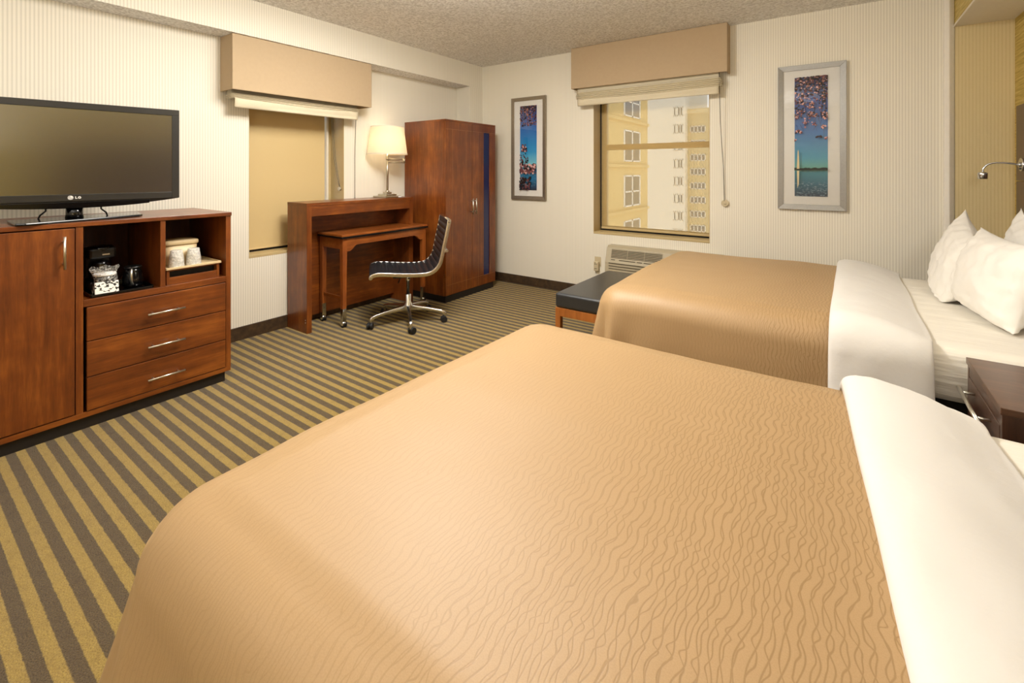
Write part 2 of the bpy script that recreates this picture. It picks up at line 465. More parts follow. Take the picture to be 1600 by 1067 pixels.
def roman_shade(label, a0, a1, ztop, zhem, w, axis, band, pl):
    def P(a, d, z): d = d + (.025 if axis == 'far' else .052)*(d > .04); return (a, w - d, z) if axis == 'far' else (w + d, a, z)
    loc = P((a0+a1)/2, .05, zhem)
    r = thing('roman_shade', label, 'window shade', loc)
    N = 48; h = ztop - zhem
    zp0, zp1 = ztop - h*band, ztop - h*(band+pl)          # pleat stack between these heights
    prof = [(.060, ztop+.04), (.062, ztop), (.064, zp0)]
    nf = 4 if axis == 'left' else 5; dz = (zp0-zp1)/nf
    for k in range(nf):     # stacked pleats, each a soft loop
        z = zp0 - k*dz; d = .074 + .0035*k
        prof += [(d, z - dz*.04), (d+.008, z - dz*.18), (d+.010, z - dz*.42), (d+.004, z - dz*.62), (d-.030, z - dz*.70), (d-.030, z - dz*.92)]
    rows = []
    for i in range(N+1):
        u = i / N; a = a0 + (a1-a0)*u
        e = 1 - min(1, min(u, 1-u)/.05)
        row = []
        for j, (d, z) in enumerate(prof):
            k = max(0, j-3)/(len(prof)-4)
            row.append(P(a - (.010*sin(PI*k) if u < .5 else -.010*sin(PI*k))*e, d - .02*e*k, z + k*(.004*sin(u*7+1) + .006*sin(PI*u)*(-1))))
        rows.append(row)
    m = MB(); m.rings(rows, closed=False, cap=False)
    o = obj('pleats', m, M['roman'], r, fixn=False)
    sm = o.modifiers.new('solid', 'SOLIDIFY'); sm.thickness = .002
    m = MB(); rows = []
    for i in range(N+1):
        u = i / N; a = a0 + .014 + (a1-a0-.028)*u
        e = .005*sin(u*5+1) + .003*sin(13*u)
        uu = u if axis == 'far' else 1-u
        tuck = .020*math.exp(-((uu-.10)/.05)**2)
        rows.append([P(a, .080, zp1 + .012), P(a, .088 + tuck*.4, zp1 - .12*(zp1-zhem)), P(a, .084 + e*.4 - tuck*.5, zp1 - .5*(zp1-zhem)), P(a, .080 + e*.4, zhem + .22*(zp1-zhem)), P(a, .081, zhem + .17*(zp1-zhem)), P(a, .078, zhem)])
    m.rings(rows, closed=False, cap=False)
    o = obj('hem_panel', m, M['roman'], r, fixn=False)
    sm = o.modifiers.new('solid', 'SOLIDIFY'); sm.thickness = .003
    m = MB(); p = P((a0+a1)/2, .045, 0)
    b0, b1 = P(a0+.01, .02, ztop-.02), P(a1-.01, .055, ztop+.05)
    m.box(*sorted((b0[0], b1[0])), *sorted((b0[1], b1[1])), ztop-.02, ztop+.05)
    obj('head_rail', m, M['roman'], r, bevel=.004)
    return r, P
r1, P1 = roman_shade('folded-up cream roman shade over the window behind the desk', 1.548, 2.622, 1.846, 1.741, WL, 'left', .0, .38)
obj('lift_cord', MB().tube([P1(2.668, .03, 1.90), P1(2.668, .008, 1.4), P1(2.668, .008, .9)], .0025, 6), M['cord_grey'], r1)
r2, P2 = roman_shade('folded-up cream roman shade over the far window', -2.175, -.815, 2.115, 1.935, FAR, 'far', .22, .44)
obj('lift_cord', MB().tube([P2(-.826, .075, 2.13), P2(-.822, .05, 1.7), P2(-.808, .02, 1.3), P2(-.800, .018, 1.02)], .003, 6), M['cord_grey'], r2)
obj('cord_cleat', MB().cyl(P2(-.797, .001, 1.002), P2(-.797, .02, 1.002), .030, 24).cyl(P2(-.797, .02, 1.002), P2(-.797, .027, 1.002), .010), M['plate'], r2, bevel=.003)

# -------------------------------------------------------------------- dresser
DX0, DX1 = -3.60, -3.04
DY0, DY1 = -.02, 1.31
dr = thing('dresser', 'cherry wood dresser under the television with door, drawers and open cubbies', 'dresser', (-3.32, .645, 0))
obj('top', MB().box(DX0, DX1+.004, DY0, DY1+.003, 1.006, 1.028), M['cherry_y'], dr, bevel=.002)
for ya, yb in ((DY0, DY0+.028), (DY1-.028, DY1), (.605, .633)):
    obj('side_panel', MB().box(DX0+.002, DX1-.001, ya, yb, .0865, 1.0055), M['cherry'], dr, bevel=.0015)
obj('divider', MB().box(DX0+.02, DX1-.002, .950, .974, .640, 1.006), M['cherry'], dr, bevel=.0015)
obj('back_panel', MB().box(DX0+.003, DX0+.02, DY0+.03, DY1-.03, .08, 1.004), M['inside'], dr)
obj('cubby_floor', MB().box(DX0+.02, DX1-.002, .633, DY1-.028, .606, .640), M['cherry_y'], dr, bevel=.0015)
obj('bottom_rail', MB().box(DX0+.02, DX1-.001, DY0+.001, DY1-.001, .060, .086), M['cherry_y'], dr, bevel=.0015)
obj('plinth', MB().box(DX0+.02, DX1-.016, DY0+.02, DY1-.028, 0, .060), M['plinth'], dr)
def bar_handle(p, q, out, r=.0055, n='handle', parent=None, mat='steel'):
    p, q, out = Vector(p), Vector(q), Vector(out); d = (q-p).normalized(); L = (q-p).length
    m = MB(); m.cyl(p + out, q + out, r, 12)
    for t in (.16, .84): m.cyl(p + d*L*t, p + d*L*t + out, r*.75, 10)
    return obj(n, m, M[mat], parent)
for z0, z1, hz in ((.435, .602, .510), (.258, .431, .334), (.090, .254, .158)):
    d = obj('drawer', MB().box(DX1-.022, DX1+.003, .646, 1.279, z0, z1), M['cherry_y'], dr, bevel=.002)
    bar_handle((DX1+.003, .885, hz), (DX1+.003, 1.057, hz), (.030, 0, 0), parent=d)
d = obj('door', MB().box(DX1-.022, DX1+.003, .012, .601, .092, 1.000), M['cherry'], dr, bevel=.002)
bar_handle((DX1+.003, .560, .81), (DX1+.003, .560, .965), (.030, 0, 0), parent=d)

# ------------------------------------------------------------------- television
tv = thing('television', 'flat black television on a stand on the cherry dresser', 'television', (-3.20, .632, 1.0285), math.radians(-9))
W2 = .437
# cabinet outline with a bowed lower edge (local: y along width, x towards viewer)
def bow(y): return .078 - .0 + .032*(abs(y)/W2)**2.2 - .012
outer = [(-W2, .602)] + [(W2, .602)]
low = [(W2 - 2*W2*i/24, bow(W2 - 2*W2*i/24)) for i in range(25)]
obj('casing', MB().prism([(-W2, .60), (W2, .60)] + low, 'x', -.02, .040), M['black'], tv, bevel=.006, world=False)
m = MB(); m.prism([(-W2*.8, .55), (W2*.8, .55), (W2*.75, .14), (-W2*.75, .14)], 'x', -.07, -.02); obj('back_housing', m, M['black'], tv, bevel=.02, world=False)
bz = MB(); sy, s0, s1 = W2-.036, .133, .565
x0, x1 = .040, .046
bz.box(x0, x1, -W2+.002, W2-.002, s1, .599); bz.box(x0, x1, -W2+.002, -sy, .098, s1); bz.box(x0, x1, sy, W2-.002, .098, s1)
bz.box(x0, x1, -sy, sy, .098, s0)
obj('bezel', bz, M['bezel'], tv, bevel=.002, world=False)
obj('screen', MB().box(.036, .0415, -sy-.002, sy+.002, s0-.002, s1+.002), M['screen'], tv, world=False)
# maker's mark: round emblem and two letters
lg = MB(); cy0 = -.016
def ring(m, c, r0, r1, a0, a1, n=24, x=.0466):
    for i in range(n):
        t0, t1 = a0 + (a1-a0)*i/n, a0 + (a1-a0)*(i+1)/n
        m.face([(x, c[0]+r*cos(t), c[1]+r*sin(t)) for r, t in ((r0, t0), (r1, t0), (r1, t1), (r0, t1))])
ez = .1165
lg.disc((.0465, cy0, ez), .0105)
q = MB(); ring(q, (cy0, ez), .0065, .0080, PI/2, 2*PI); q.face([(.0467, cy0-.001, ez-.004), (.0467, cy0+.003, ez-.004), (.0467, cy0+.003, ez-.0028), (.0467, cy0-.001, ez-.0028)])
q.face([(.0467, cy0-.001, ez-.004), (.0467, cy0+.0002, ez-.004), (.0467, cy0+.0002, ez+.004), (.0467, cy0-.001, ez+.004)]); q.disc((.0467, cy0-.0042, ez+.003), .0011)
e = obj('emblem', lg, M['paper'], tv, world=False)
obj('emblem_mark', q, M['black'], e, world=False)
lt = MB(); a = .001
lt.box(.046, .0468, a, a+.003, ez-.006, ez+.006); lt.box(.046, .0468, a, a+.0085, ez-.006, ez-.0033)
ring(lt, (a+.0165, ez), .0033, .0062, PI*.22, 2*PI-.0, 24, .0468); lt.box(.046, .0468, a+.0165, a+.0227, ez-.0015, ez+.001)
obj('letters', lt, M['paper'], tv, world=False)
obj('lower_lip', MB().prism([(-.30, .094), (.30, .094)] + [(.30-.6*i/16, bow(.30-.6*i/16)-.004) for i in range(17)], 'x', .030, .043), M['black_gloss'], tv, bevel=.002, world=False)
m = MB(); m.lathe([(.036, .012), (.034, .03), (.033, .075)], (0, 0, 0), 28); obj('neck', m, M['black_gloss'], tv, world=False)
m = MB(); m.prism([(-3.035, .400), (-3.015, .43), (-3.140, .885), (-3.165, .905), (-3.385, .945), (-3.275, .405)], 'z', 1.0287, 1.0407)
obj('stand_base', m, M['black_gloss'], tv, bevel=.004)
for sy_, k in ((-.13, -1), (.13, 1)):
    obj('cable', MB().tube([(-.03, sy_*.8, .075), (-.02, sy_*.8+k*.0, .05), (-.02, sy_*.95, .03), (-.04, sy_, .012)], .004, 8), M['black'], tv, world=False)

# ------------------------------------------------------- things in the cubbies
FZ = .6405
t_ = obj('serving_tray', MB().prism([(-3.36, .665), (-3.06, .665), (-3.06, .925), (-3.36, .925)], 'z', FZ, FZ+.006).box(-3.36, -3.06, .665, .671, FZ, FZ+.018).box(-3.36, -3.06, .919, .925, FZ, FZ+.018).box(-3.36, -3.354, .665, .925, FZ, FZ+.018).box(-3.066, -3.06, .665, .925, FZ, FZ+.014), M['black_gloss'], bevel=.002)
tag(t_, 'black plastic tray in the left dresser cubby', 'tray')
TZ = FZ + .0065
cm = thing('coffee_maker', 'small black coffee maker at the back of the left dresser cubby', 'coffee maker', (-3.26, .745, TZ))
obj('body', MB().box(-3.33, -3.20, .690, .800, TZ, TZ+.05).box(-3.33, -3.285, .690, .800, TZ+.05, TZ+.20).box(-3.33, -3.20, .688, .802, TZ+.165, TZ+.222), M['black'], cm, bevel=.012)
m = MB(); m.lathe([(.0, .226), (.05, .228), (.056, .222), (.056, .205), (.052, .200)], (-3.255, .745, TZ), 24); obj('lid', m, M['black_gloss'], cm)
m = MB(); m.lathe([(.036, .052), (.045, .07), (.045, .11), (.034, .135), (.033, .15)], (-3.238, .745, TZ), 24); obj('carafe', m, M['black_gloss'], cm)
obj('badge', MB().box(-3.2, -3.198, .742, .772, TZ+.184, TZ+.190), M['steel'], cm)
cp = thing('wrapped_mug', 'mug in a clear plastic bag in front of the coffee maker', 'cup', (-3.135, .737, TZ))
m = MB(); m.lathe([(.028, 0), (.036, .004), (.041, .05), (.044, .092), (.040, .092), (.037, .05), (.030, .012)], (-3.135, .737, TZ), 24); obj('cup', m, M['black_gloss'], cp)
m = MB(); m.lathe([(.036, .086), (.046, .088), (.047, .096), (.044, .100), (.0, .101)], (-3.135, .737, TZ), 24); obj('lid', m, M['paper'], cp)
m = MB(); R = []
for k in range(9):
    z = k/8*.128
    R.append([(-3.135 + (.047+.004*sin(5*i+k*2)+.014*max(0,k-6)/2*(1 if i % 3 else -.4))*cos(2*PI*i/26), .737 + (.047+.005*sin(7*i+k)+.014*max(0,k-6)/2)*sin(2*PI*i/26), TZ + z + .006*sin(i*1.7)*(k/8)) for i in range(26)])
m.rings(R, cap=False); obj('plastic_bag', m, M['bag'], cp)
# condiment packet with black print
def packet_mat():
    t = NT('printed_packet'); v = t.coords(); n = t.noise(t.coords(scale=(1, 1, 1.6)), 75, 1, .4)
    return t.out(Base_Color=t.ramp(n, [(.43, '161616'), (.47, 'F4F2EC')]), Roughness=.45)
o = obj('condiment_packet', MB().box(-3.076, -3.064, .683, .777, TZ, TZ+.062), packet_mat(), bevel=.003)
o.rotation_euler = (0, math.radians(-12), math.radians(-6)); o.location.z += .002
tag(o, 'white printed condiment packet leaning on the wrapped mug', 'packet')
cf = thing('glass_carafe', 'dark glass coffee pot on the right of the black tray', 'coffee pot', (-3.16, .862, TZ))
m = MB(); m.lathe([(.036, 0), (.046, .012), (.047, .05), (.036, .088), (.034, .10)], (-3.16, .862, TZ), 26, cap=True); obj('bowl', m, M['black_gloss'], cf)
obj('rim', MB().lathe([(.036, .10), (.039, .103), (.039, .110), (.03, .114)], (-3.16, .862, TZ), 26), M['black'], cf)
obj('handle', MB().tube([(-3.125, .845, TZ+.105), (-3.098, .838, TZ+.102), (-3.088, .836, TZ+.07), (-3.098, .84, TZ+.03), (-3.116, .848, TZ+.02)], .006, 8), M['steel'], cf)
# riser, tray, bucket, cups in the right cubby
ri = thing('wooden_riser', 'low wooden riser with an open slot in the right dresser cubby', 'riser', (-3.19, 1.118, FZ))
RZ = FZ + .083
for ya in (.985, 1.240): obj('post', MB().box(-3.32, -3.062, ya, ya+.014, FZ, RZ-.008), M['cherry'], ri, bevel=.001)
obj('front_rail', MB().box(-3.076, -3.064, .999, 1.240, FZ, FZ+.040), M['cherry_y'], ri, bevel=.001)
obj('deck', MB().box(-3.32, -3.062, .984, 1.255, RZ-.008, RZ), M['cherry_y'], ri, bevel=.001)
obj('slot_filler', MB().box(-3.31, -3.10, 1.001, 1.238, FZ+.002, FZ+.072), M['plinth'], ri)  # near-black block, drawn as the dark inside of the slot
m = MB(); m.box(-3.325, -3.052, .979, 1.262, RZ+.0005, RZ+.006)
for b in ((-3.325, -3.319, .979, 1.262), (-3.058, -3.052, .979, 1.262), (-3.325, -3.052, .979, .985), (-3.325, -3.052, 1.256, 1.262)): m.box(*b, RZ+.004, RZ+.013)
tag(obj('amenity_tray', m, M['tan_plastic'], bevel=.002), 'tan plastic tray on the wooden riser', 'tray')
BZ2 = RZ + .0065
ib = thing('ice_bucket', 'tan plastic ice bucket with lid behind the wrapped cups', 'ice bucket', (-3.215, 1.09, BZ2))
def sq(w, d, z, r=.35, c=(-3.215, 1.09)):
    out = []
    for k in range(32):
        a = 2*PI*k/32; e = 2/5
        out.append((c[0] + d*math.copysign(abs(cos(a))**e, cos(a)), c[1] + w*math.copysign(abs(sin(a))**e, sin(a)), BZ2 + z))
    return out
m = MB(); m.rings([sq(.072, .062, 0), sq(.074, .064, .004), sq(.086, .074, .118)]); obj('bucket', m, M['tan_plastic'], ib)
m = MB(); m.rings([sq(.090, .078, .118), sq(.092, .080, .122), sq(.092, .080, .136), sq(.088, .076, .142), sq(.03, .03, .147)]); obj('lid', m, M['tan_plastic'], ib)
g_ = 'wrapped cups by the ice bucket'
c0 = None
for yy, xx, lab in ((1.045, -3.100, 'clear wrapped plastic cup, the left one before the ice bucket'), (1.133, -3.105, 'clear wrapped plastic cup, the right one before the ice bucket')):
    if c0 is None:
        m = MB(); m.lathe([(.039, .0), (.039, .003), (.035, .05), (.029, .094), (.026, .096), (.0, .096)], (0, 0, 0), 28, cap=False)
        c0 = o = obj('wrapped_cup', m, M['wrap'], world=False)
        i = MB(); i.lathe([(.036, .002), (.033, .05), (.026, .090), (0, .091)], (0, 0, 0), 24, cap=False)
        ci = obj('cup', i, M['wrap'], o, world=False)
    else:
        o = c0.copy(); C.objects.link(o); k = ci.copy(); C.objects.link(k); k.parent = o
    o.location = (xx, yy, BZ2); tag(o, lab, 'cup', g_)

# ------------------------------------------------------------- desk hutch + table
hu = thing('desk_hutch', 'tall cherry wood desk hutch against the wall beside the wardrobe', 'desk hutch', (-3.55, 2.57, 0))
HX0, HX1, HY0, HY1, HZ = -3.685, -3.40, 2.018, 3.122, 1.022
for ya, yb in ((HY0, HY0+.042), (HY1-.042, HY1)):
    obj('side_panel', MB().box(HX0, HX1, ya, yb, 0, HZ-.001), M['cherry'], hu, bevel=.002)
obj('top', MB().box(HX0, HX1+.001, HY0-.001, HY1+.001, HZ-.022, HZ+.003), M['cherry_y'], hu, bevel=.002)
obj('front_fascia', MB().box(HX1-.03, HX1-.0015, HY0+.042, HY1-.042, .918, HZ-.022), M['cherry_y'], hu, bevel=.0015)
obj('back_panel', MB().box(HX0+.03, HX0+.05, HY0+.042, HY1-.042, .06, HZ-.022), M['cherry_y'], hu)
m = MB()
for z in (.085, .105): m.cyl((HX1-.018, HY0-.003, z), (HX1-.018, HY0+.002, z), .004, 10)
obj('screw_cap', m, M['steel'], hu)

tb = thing('desk_table', 'small cherry wood rolling table pulled out from under the hutch', 'table', (-3.45, 2.72, 0))
TX0, TX1, TY0, TY1 = -3.622, -3.272, 2.245, 3.195
obj('tabletop', MB().box(TX0-.0, TX1, TY0, TY1, .742, .760), M['cherry_light'], tb, bevel=.003)
obj('edge_band', MB().box(TX0+.004, TX1+.004, TY0-.004, TY1+.004, .727, .7415), M['black'], tb, bevel=.003)
ay0, ay1 = TY0+.014, TY1-.014
obj('front_apron', MB().prism([(ay0, .727), (ay1, .727), (ay1, .620), (ay1-.075, .620), (ay1-.092, .632), (ay1-.115, .655), (ay1-.14, .665), (ay0+.14, .665), (ay0+.115, .655), (ay0+.092, .632), (ay0+.075, .620), (ay0, .620)], 'x', TX1-.034, TX1-.012), M['cherry_light'], tb, bevel=.0015)
for ya in (ay0, ay1-.02): obj('side_apron', MB().box(TX0+.02, TX1-.034, ya+.002, ya+.020, .640, .727), M['cherry_light'], tb, bevel=.0015)
obj('back_apron', MB().box(TX0+.012, TX0+.03, ay0+.02, ay1-.02, .640, .727), M['cherry_light'], tb)
for lx in (TX1-.032, TX0+.032):
    for ly in (ay0+.020, ay1-.020):
        lg_ = MB(); rs = []
        for w, z in ((.0205, .62), (.0205, .60), (.0165, .10)):
            rs.append([(lx+a*w, ly+b*w, z) for a, b in ((-1,-1),(1,-1),(1,1),(-1,1))])
        rs.insert(0, [(lx+a*.0205, ly+b*.0205, .7265) for a, b in ((-1,-1),(1,-1),(1,1),(-1,1))])
        lg_.rings(rs, smooth=False); leg = obj('leg', lg_, M['cherry_leg'], tb, bevel=.0015)
        obj('ferrule', MB().box(lx-.0172, lx+.0172, ly-.0172, ly+.0172, .048, .155), M['chrome'], leg, bevel=.002)
        w = MB(); w.cyl((lx+.004, ly-.017, .0235), (lx+.004, ly-.004, .0235), .0235, 20).cyl((lx+.004, ly+.004, .0235), (lx+.004, ly+.017, .0235), .0235, 20)
        obj('wheel', w, M['rubber'], leg, bevel=.003)
        obj('caster_hood', MB().cyl((lx+.004, ly-.0195, .034), (lx+.004, ly+.0195, .034), .018, 18).cyl((lx, ly, .03), (lx, ly, .06), .006, 10), M['chrome'], leg)
obj('stretcher', MB().box(TX0+.03, TX1-.05, ay0+.012, ay0+.026, .225, .250), M['cherry_x'], tb, bevel=.001)

# ------------------------------------------------------------------- wardrobe
wd = thing('wardrobe', 'tall cherry wood wardrobe with a blue glass strip in the corner', 'wardrobe', (-3.39, 3.665, 0))
AX0, AX1, AY0, AY1, AZ = -3.68, -3.10, 3.266, 4.058, 1.782
obj('side_panel', MB().box(AX0, AX1-.024, AY0, AY0+.022, .062, AZ-.002), M['cherry'], wd, bevel=.001)
obj('side_panel', MB().box(AX0, AX1-.024, AY1-.022, AY1, .062, AZ-.002), M['cherry'], wd, bevel=.001)
obj('top', MB().box(AX0, AX1-.001, AY0-.001, AY1+.001, AZ-.014, AZ+.002), M['cherry_y'], wd, bevel=.001)
obj('back_panel', MB().box(AX0+.001, AX0+.012, AY0+.022, AY1-.022, .062, AZ-.014), M['inside'], wd)
obj('bottom', MB().box(AX0+.012, AX1-.024, AY0+.022, AY1-.022, .062, .082), M['inside'], wd)
obj('plinth', MB().box(AX0+.01, AX1-.004, AY0+.002, AY1-.035, 0, .062), M['plinth'], wd)
AM = 3.664
def inlays(y0, y1, skip=None):
    m = MB(); t = .0012; x0, x1 = AX1-.001, AX1+.0006
    m.box(x0, x1, y0+.006, y1-.006, 1.688, 1.688+2*t); m.box(x0, x1, y0+.006, y1-.006, .165, .165+2*t)
    for yy in (y0+.095, y1-.095):
        if skip and abs(yy-skip) < .06: continue
        m.box(x0, x1, yy-t, yy+t, .075, 1.69)
    return m
for k, (y0, y1) in enumerate(((AY0+.002, AM-.002), (AM+.002, AY1-.002))):
    if k == 0:
        d = obj('door', MB().box(AX1-.022, AX1, y0, y1, .066, AZ-.016), M['cherry'], wd, bevel=.0015)
        obj('inlay', inlays(y0, y1), M['inlay'], d)
    else:
        b0, b1 = 3.852, 3.957
        m = MB(); m.box(AX1-.022, AX1, y0, b0, .066, AZ-.016); m.box(AX1-.022, AX1, b1, y1, .066, AZ-.016)
        m.box(AX1-.022, AX1, b0, b1, .066, .160); m.box(AX1-.022, AX1, b0, b1, 1.692, AZ-.016)
        d = obj('door', m, M['cherry'], wd, bevel=.0008)
        obj('glass_strip', MB().box(AX1-.018, AX1-.009, b0-.002, b1+.002, .156, 1.696), M['blue_glass'], d)
        obj('inlay', inlays(y0, y1, 3.95), M['inlay'], d)
    hy = AM + (-.022 if k == 0 else .030)
    bar_handle((AX1, hy, .835), (AX1, hy, .995), (.032, 0, 0), parent=d, r=.006)

# ------------------------------------------------------------------------ lamp
lp = thing('table_lamp', 'lit swing-arm table lamp with a cream shade on the desk hutch', 'lamp', (-3.548, 2.93, HZ+.0035))
LZ = HZ + .0035; LX, LY = -3.548, 2.93
m = MB(); m.box(LX-.095, LX+.095, LY-.095, LY+.095, LZ, LZ+.016); m.box(LX-.062, LX+.062, LY-.062, LY+.062, LZ+.016, LZ+.034); m.box(LX-.030, LX+.030, LY-.030, LY+.030, LZ+.034, LZ+.052)
obj('base', m, M['nickel'], lp, bevel=.003)
obj('outlet_panel', MB().box(LX+.095, LX+.098, LY+.055, LY+.090, LZ+.003, LZ+.013), M['paper'], lp)
obj('pole', MB().cyl((LX, LY, LZ+.05), (LX, LY, 1.455), .0105, 16).cyl((LX, LY, LZ+.05), (LX, LY, LZ+.066), .018, 16).cyl((LX, LY, 1.385), (LX, LY, 1.402), .015, 16), M['nickel'], lp)
ar = MB(); ad = Vector((.09, .13, 0))
for z in (1.362, 1.394): ar.cyl((LX, LY, z), Vector((LX, LY, z)) + ad, .006, 10)
e = Vector((LX, LY, 0)) + ad
ar.cyl((e.x, e.y, 1.352), (e.x, e.y, 1.404), .014, 14)
obj('swing_arm', ar, M['nickel'], lp)
m = MB(); S0, S1 = 1.438, 1.705
m.lathe([(.190, S0), (.188, S0+.012), (.155, S1)], (LX, LY, 0), 48, cap=False)
sh = obj('lamp_shade', m, M['shade'], lp, fixn=False)
for pr in ([(.1915, S0-.002), (.1905, S0+.010)], [(.1565, S1-.008), (.1560, S1+.001)]):
    m = MB(); m.lathe(pr, (LX, LY, 0), 48, cap=False); obj('trim_band', m, M['paint'], sh)
m = MB(); m.lathe([(.012, 1.455), (.014, 1.50), (.030, 1.54), (.032, 1.565), (.02, 1.59), (.0, 1.597)], (LX, LY, 0), 20); obj('bulb', m, M['bulb'], lp)

# ----------------------------------------------------------------- office chair
ch = thing('office_chair', 'black ribbed leather swivel chair with chrome frame at the desk', 'chair', (-2.985, 2.685, 0), math.radians(232))
prof = [(.303, .440), (.29, .455), (.25, .464), (.18, .460), (.05, .448), (-.08, .442), (-.155, .450), (-.205, .478), (-.238, .525), (-.255, .585), (-.270, .66), (-.292, .76), (-.315, .875)]
def spline(pts, n):
    out = []; P = [Vector((a, 0, b)) for a, b in pts]; P = [P[0]*2-P[1]] + P + [P[-1]*2-P[-2]]
    for i in range(1, len(P)-2):
        for k in range(n):
            t = k/n; a, b, c, d = P[i-1:i+3]
            out.append(.5*((2*b) + (c-a)*t + (2*a-5*b+4*c-d)*t*t + (-a+3*b-3*c+d)*t**3))
    out.append(P[-2]); return out
cu = spline(prof, 16)
s = [0]
for a, b in zip(cu, cu[1:]): s.append(s[-1] + (b-a).length)
def nrm(i):
    t = (cu[min(i+1, len(cu)-1)] - cu[max(i-1, 0)]).normalized(); return Vector((t.z, 0, -t.x)) * 1
top_, bot_ = [], []
for i, p in enumerate(cu):
    rib = abs(sin(PI * s[i] / .0475)) ** .5 if .05 < s[i] < s[-1]-.03 else .8
    top_.append(p - nrm(i)*(-.006 - .010*rib) if False else p + nrm(i)*(.004 + .012*rib)); bot_.append(p - nrm(i)*.010)
# choose the sign so the ribs are on the sitting side
if top_[100].z < bot_[100].z and cu[100].x > -.1:
    top_, bot_ = [p*1 for p in [cu[i] - nrm(i)*(.004 + .012*(abs(sin(PI*s[i]/.0475))**.5 if .05 < s[i] < s[-1]-.03 else .8)) for i in range(len(cu))]], [cu[i] + nrm(i)*.010 for i in range(len(cu))]
loop = top_ + bot_[::-1]
HW = .235
m = MB(); m.rings([[Vector((p.x, y, p.z)) if abs(y) < HW else cuv for p, cuv in zip(loop, [Vector((q.x, y, q.z)) for q in loop])] for y in (-HW, -HW+.01, 0, HW-.01, HW)], smooth=False)
obj('seat', m, M['leather'], ch, world=False)
for k in (-1, 1):
    m = MB(); rs = []
    y = k*(HW+.008)
    m.rings([[cu[i] + nrm(i)*dx + Vector((0, y + dy, 0)) for dx, dy in ((-.015, -.006), (.015, -.006), (.015, .006), (-.015, .006))] for i in range(0, len(cu), 4)] , smooth=True)
    obj('side_rail', m, M['chrome'], ch, world=False, bevel=.002)
for p, nm in ((cu[0], 'front_bar'), (cu[-1], 'top_bar')):
    obj(nm, MB().cyl((p.x, -HW-.02, p.z), (p.x, HW+.02, p.z), .0125, 16), M['chrome'], ch, world=False)
p = cu[int(len(cu)*.80)]
obj('back_bracket', MB().cyl((p.x-.028, -HW-.03, p.z), (p.x-.028, HW+.03, p.z), .012, 14).box(p.x-.03, p.x-.005, -HW-.016, -HW-.002, p.z-.014, p.z+.014).box(p.x-.03, p.x-.005, HW+.002, HW+.016, p.z-.014, p.z+.014), M['chrome'], ch, world=False)
m = MB(); m.box(-.11, .13, -.07, .07, .385, .425); m.box(-.02, .10, -.16, .16, .405, .430)
m.cyl((.0, -.13, .40), (.0, .13, .40), .012, 12)
obj('tilt_mechanism', m, M['black'], ch, world=False, bevel=.012)
obj('lever', MB().tube([(.06, .06, .40), (.08, .16, .392), (.09, .21, .385)], .005, 8), M['black'], ch, world=False)
m = MB(); m.lathe([(.02, .39), (.02, .345), (.0145, .345), (.0145, .235)], (0, 0, 0), 20); obj('gas_column', m, M['chrome'], ch, world=False)
m = MB(); m.lathe([(.0225, .238), (.026, .235), (.026, .17), (.040, .15), (.040, .10), (.03, .09)], (0, 0, 0), 24); obj('hub', m, M['chrome'], ch, world=False)
for k in range(5):
    a = math.radians(-110 + 72*k - 232)
    R = Matrix.Rotation(a, 4, 'Z')
    lm = MB()
    rs = []
    for d, w, zt, zb in ((.02, .020, .150, .105), (.12, .017, .134, .102), (.22, .014, .117, .094), (.285, .0135, .104, .080), (.315, .0135, .095, .060), (.325, .012, .080, .055)):
        rs.append([(d, -w, zb), (d, w, zb), (d, w*.8, zt), (d, -w*.8, zt)])
    lm.rings(rs, smooth=True); lm.cyl((.318, 0, .04), (.318, 0, .085), .0115, 14); lm.xf(R)
    leg = obj('leg', lm, M['chrome'], ch, world=False, bevel=.003)
    cm_ = MB(); o_ = .012
    cm_.cyl((0, -.024, .0265), (0, -.006, .0265), .0265, 22).cyl((0, .006, .0265), (0, .024, .0265), .0265, 22).cyl((0, -.006, .03), (0, .006, .03), .02, 12)
    cm_.xf(R @ Matrix.Translation((.318, 0, 0)) @ Matrix.Rotation(.9 + k*1.3, 4, 'Z') @ Matrix.Translation((o_, 0, 0)))
    obj('caster', cm_, M['rubber'], leg, world=False, bevel=.004)

# ---------------------------------------------------------------- wall pictures
def art_mats():
    def grad(name, stops):
        t = NT(name); x, y, z = t.sep(t.coords('UV')); n = t.noise(t.coords('UV', (6, 30, 1)), 3, 3)
        f = t.math('ADD', y, t.math('MULTIPLY', t.math('SUBTRACT', n, .5), .03))
        return t.out(Base_Color=t.ramp(f, stops), Roughness=.35)
    a = grad('print_sky_and_water', [(0, '0E2A44'), (.10, '1A6078'), (.205, '2A8494'), (.225, '6AB09A'), (.32, '3A98B4'), (.55, '0E66AC'), (.78, '0E3C90'), (1, '101C5C')])
    b = grad('print_sky_and_shore', [(0, '0E2238'), (.14, '1474A0'), (.24, '1E6484'), (.30, '7CC8D2'), (.45, '1C98CC'), (.70, '1070BC'), (.85, '1A4A9C'), (1, '161F5C')])
    return a, b
ARTA, ARTB = art_mats()
M['blossom'] = plain('print_blossom', 'D8A8A0', .4); M['blossom_d'] = plain('print_blossom_dark', '6E4248', .4); M['blossom_m'] = plain('print_blossom_mid', 'A87468', .4)
M['branch'] = plain('print_branch', '2A1A18', .4); M['obelisk'] = plain('print_obelisk', 'D8C79A', .4); M['shore'] = plain('print_shore', '1E2A1C', .4); M['ripple'] = plain('print_ripple', '9CB4BE', .4)
